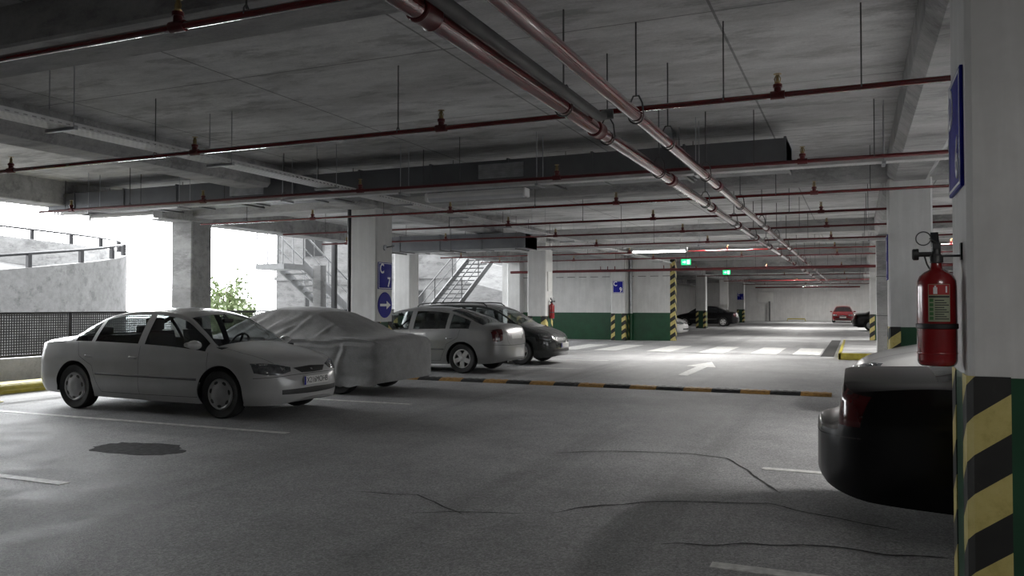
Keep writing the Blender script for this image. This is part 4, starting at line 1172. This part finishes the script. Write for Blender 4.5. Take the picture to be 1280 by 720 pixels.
# front of every left row car points to +X
car('saloon_car', 'white four door saloon parked first on the left, nose to the aisle', (-8.86, 8.82, 0), 0,
    dict(SEDAN, plate='X216MOHB'), M['white_paint'], 2, 'both')
car('liftback_car', 'silver car reversed out with red tail lamp and alloy wheels, behind the covered car', (-9.03, 16.2, 0), PI,
    dict(SALOON2, alloy=True, taillamp=([(.58, .95), (.68, .95), (.78, .92)], [(.62, .72), (.70, .68), (.80, .70)])), M['silver_paint'], 2, 'both')
car('estate_car', 'dark estate car with roof rails parked nose out beyond the silver car', (-8.95, 19.0, 0), 0,
    dict(ESTATE, alloy=True, rails=True, headlamp=([(.34, .70), (.55, .74), (.70, .76), (.79, .76)], [(.40, .63), (.55, .60), (.70, .60), (.79, .63)])), M['dkgreen_paint'], 2, 'both')
car('saloon_car', 'glossy black car tail at the right, sticking out from behind the striped column', (1.98, 6.25, 0), 0,
    dict(COUPE, plainrear=True, taillamp=([(.46, .93), (.60, .94), (.785, .88)], [(.48, .71), (.62, .69), (.79, .69)])), M['black_paint'], 2, 'rear')
car('saloon_car', 'white car nose showing beyond the black car boot on the right', (2.12, 12.05, 0), PI,
    dict(SEDAN), M['white_paint'], 1, 'front')
car('saloon_car', 'white car nose peeping from behind the striped end of the partition wall', (-9.6, 38.3, 0), 0, dict(SEDAN, fplate=False), M['white_paint'], 1, 'front')
car('saloon_car', 'black saloon parked tail out beyond the far column in the middle', (-9.75, 57.6, 0), PI, dict(SEDAN, alloy=True), M['black_paint'], 1, 'rear')
car('saloon_car', 'red car facing the viewer at the far end wall', (-1.05, 74.3, 0), -PI / 2, dict(SEDAN), M['red_paint'], 1, 'front')
car('saloon_car', 'dark car half hidden behind the right columns near the red car', (2.0, 51.0, 0), 0, dict(SEDAN), M['black_paint'], 1, 'rear')

# ------------------------------------------------------------------ the covered car
def covered_car():
    t = thing('covered_car', 'car under a wrinkled grey fabric cover between the white saloon and the C 7 column', 'car', (-9.1, 11.72, 0), PI, 'parked cars')
    top = pchip([(-2.26, .80), (-2.22, .90), (-2.1, .955), (-1.6, 1.02), (-1.2, 1.18), (-.75, 1.36), (-.35, 1.42), (.1, 1.43), (.45, 1.37), (.9, 1.18), (1.3, .99), (1.8, .90), (2.15, .80), (2.24, .70)])
    belt = pchip([(-2.26, .78), (-2.0, .90), (-1.5, .93), (0, .92), (1.2, .88), (1.9, .80), (2.24, .66)])
    wr = pchip([(-2.26, .72), (-1.9, .76), (-1.4, .70), (-.8, .58), (.4, .58), (1.0, .68), (1.5, .74), (2.24, .66)])
    xr, xf = -2.26, 2.26
    def endf(x, r=.30, n=3.4):
        d = max(0, (abs(x) - (2.26 - r)) / r)
        return max(0, 1 - min(1, d) ** n) ** (1 / n)
    xs = [xr + .0006 + (xf - xr - .0012) * (.5 - .5 * math.cos(PI * k / 150)) * .35 + (xf - xr - .0012) * .65 * k / 150 for k in range(151)]
    rows = []
    for x in xs:
        e = endf(x); zb = .17 + .02 * math.sin(x * 5) + .015 * math.sin(x * 13) + (.03 if abs(x) > 2.1 else 0)
        zt = top(x); zr = zt - .06; zl = min(belt(x), zr - .02); W = .90 * e; wb = .865 * e; w2 = min(wr(x) * e, wb - .015)
        r = []
        for k in range(27):
            q = k / 26; r.append((W - .03 * e * (1 - q) + (wb - W) * max(0, (q - .7) / .3) ** 2, zb + (zl - zb) * q))
        for k in range(1, 15):
            q = k / 14; r.append((wb + (w2 - wb) * q + .0 * math.sin(PI * q), zl + (zr - zl) * q - .015 * math.sin(PI * q)))
        for k in range(1, 13):
            q = k / 12; r.append((w2 * (1 - q), zr + (zt - zr) * (1 - (1 - q) ** 2.2)))
        rows.append(r)
    def fold(x, y, z, sg):
        """local displacement of the hanging cloth"""
        d = 0
        p = Vector((x, y * sg * 1.0 + (5 if sg < 0 else 0), z))
        d += .016 * noise.noise(p * 3.1) + .006 * noise.noise(p * 9) + .012 * (1 - 2.2 * abs(noise.noise(Vector((x * 2.3 + z * 2.2, 2 + sg, z * 4.5)))))
        # tension folds fanning down from the roof to the belt at the tail end of the cabin
        if z > .84:
            for k, (xa, za, xb, zb, w, h) in enumerate(FOLDS):
                ux, uz = xb - xa, zb - za; L2 = ux * ux + uz * uz
                tt = ((x - xa) * ux + (z - za) * uz) / L2
                if -.15 < tt < 1.15:
                    ds = ((x - xa) * uz - (z - za) * ux) / math.sqrt(L2)
                    fade = max(0, 1 - abs(tt - .5) / .65)
                    d += h * math.exp(-(ds / w) ** 2) * fade - .5 * h * math.exp(-((ds - 1.8 * w) / w) ** 2) * fade
        # long rope-like fold along the belt
        zf = .90 + .02 * math.sin(x * 2.2) + .012 * math.sin(x * 7)
        if abs(x) < 2.2: d += .030 * math.exp(-((z - zf) / .022) ** 2) - .026 * math.exp(-((z - zf + .055) / .026) ** 2) + .018 * math.exp(-((z - zf + .11) / .03) ** 2)
        # slack lower side: shallow horizontal and slanting swags
        if z < .82:
            d += .014 * math.sin(z * 17 + 1.5 * math.sin(x * 1.7)) * min(1, z / .3) * (1 if abs(x) < 2.1 else .3)
            d += .012 * noise.noise(Vector((x * 1.3 + z * 1.5, 3 + sg, z * 5)))
            d += .022 * math.exp(-((x + 1.45 + .35 * (z - .6)) / .045) ** 2) - .018 * math.exp(-((x + 1.36 + .35 * (z - .6)) / .05) ** 2)
            d += .016 * math.sin(x * 9) * max(0, (.4 - z) / .3)
        return d
    mb = MB(); g = []
    for x, r in zip(xs, rows):
        line = []
        for sg in (1, -1):
            rr_ = r if sg > 0 else r[::-1][1:]
            for (y, z) in rr_:
                e = endf(x); d = fold(x, y, z, sg) * min(1, e * 1.2)
                k = min(1, y / .3)
                dz = .3 * d if z > .95 else 0
                line.append((x, sg * max(0, y + d * k), z + dz + (.012 * noise.noise(Vector((x * 1.7, y * sg * 2.3, 8))) if z > .95 else 0)))
        g.append(line)
    mb.grid(g)
    n = len(g[0])
    mb.f.append(tuple(range(n))); mb.mi.append(0); b0 = (len(g) - 1) * n; mb.f.append(tuple(range(b0 + n - 1, b0 - 1, -1))); mb.mi.append(0)
    mb.build('fabric_cover', M['cloth'], t, smooth=60)
    for a in (1.37, -1.32):
        for sg in (1, -1):
            T = Matrix.Translation((a, sg * .66, .305)) @ Matrix.Rotation(-sg * PI / 2, 4, 'X')
            wo = MB().lathe([(.19, -.09), (.285, -.098), (.30, -.08), (.305, -.05), (.305, .05), (.30, .08), (.285, .098), (.2, .088), (.19, .08)], 36, 0, T, False).build('wheel', M['tyre'], t)
            MB().lathe([(.19, .06), (.1, .07), (0, .07)], 24, 0, T).build('hubcap', M['hubw'], wo)
    MB().bbox(-1.9, 1.9, -.6, .6, .22, .5, .03).build('underbody', M['rubber'], t)
FOLDS = [(-0.35, 0.92, -0.75, 1.3, 0.035, 0.034), (-0.05, 0.93, -0.6, 1.2, 0.03, 0.03), (0.25, 0.94, -0.25, 1.26, 0.034, 0.04), (0.75, 0.93, 0.1, 1.3, 0.036, 0.04), (1.15, 0.94, 0.5, 1.24, 0.034, 0.04), (1.45, 0.92, 0.95, 1.12, 0.034, 0.034), (-0.95, 0.93, -1.15, 1.14, 0.03, 0.028), (0.0, 1.05, -0.5, 1.3, 0.025, 0.022)]
covered_car()

# ------------------------------------------------------------------ light
SKY = (2.6, 16)
w = bpy.data.worlds.new('sky'); scene.world = w; w.use_nodes = True
bg = w.node_tree.nodes['Background']; wt = w.node_tree
tc = N(wt, 'ShaderNodeTexCoord'); dp = N(wt, 'ShaderNodeVectorMath', operation='DOT_PRODUCT')
dp.inputs[1].default_value = Vector((-.72, .60, .35)).normalized(); wt.links.new(tc.outputs['Generated'], dp.inputs[0])
mr = N(wt, 'ShaderNodeMapRange'); mr.interpolation_type = 'SMOOTHSTEP'
setin(mr, **{'From Min': .1, 'From Max': 1.0, 'To Min': SKY[0], 'To Max': SKY[1]}); wt.links.new(dp.outputs['Value'], mr.inputs['Value'])
bg.inputs[0].default_value = (.96, .98, 1, 1); wt.links.new(mr.outputs[0], bg.inputs[1])
vs = scene.view_settings
scene.display_settings.display_device = 'sRGB'
vs.view_transform = 'Standard'; vs.look = 'None'; vs.exposure = -.05; vs.gamma = 1; vs.use_curve_mapping = False
cy = scene.cycles
cy.use_denoising = True; cy.max_bounces = 10; cy.diffuse_bounces = 6; cy.glossy_bounces = 4; cy.transparent_max_bounces = 24; cy.sample_clamp_indirect = 6
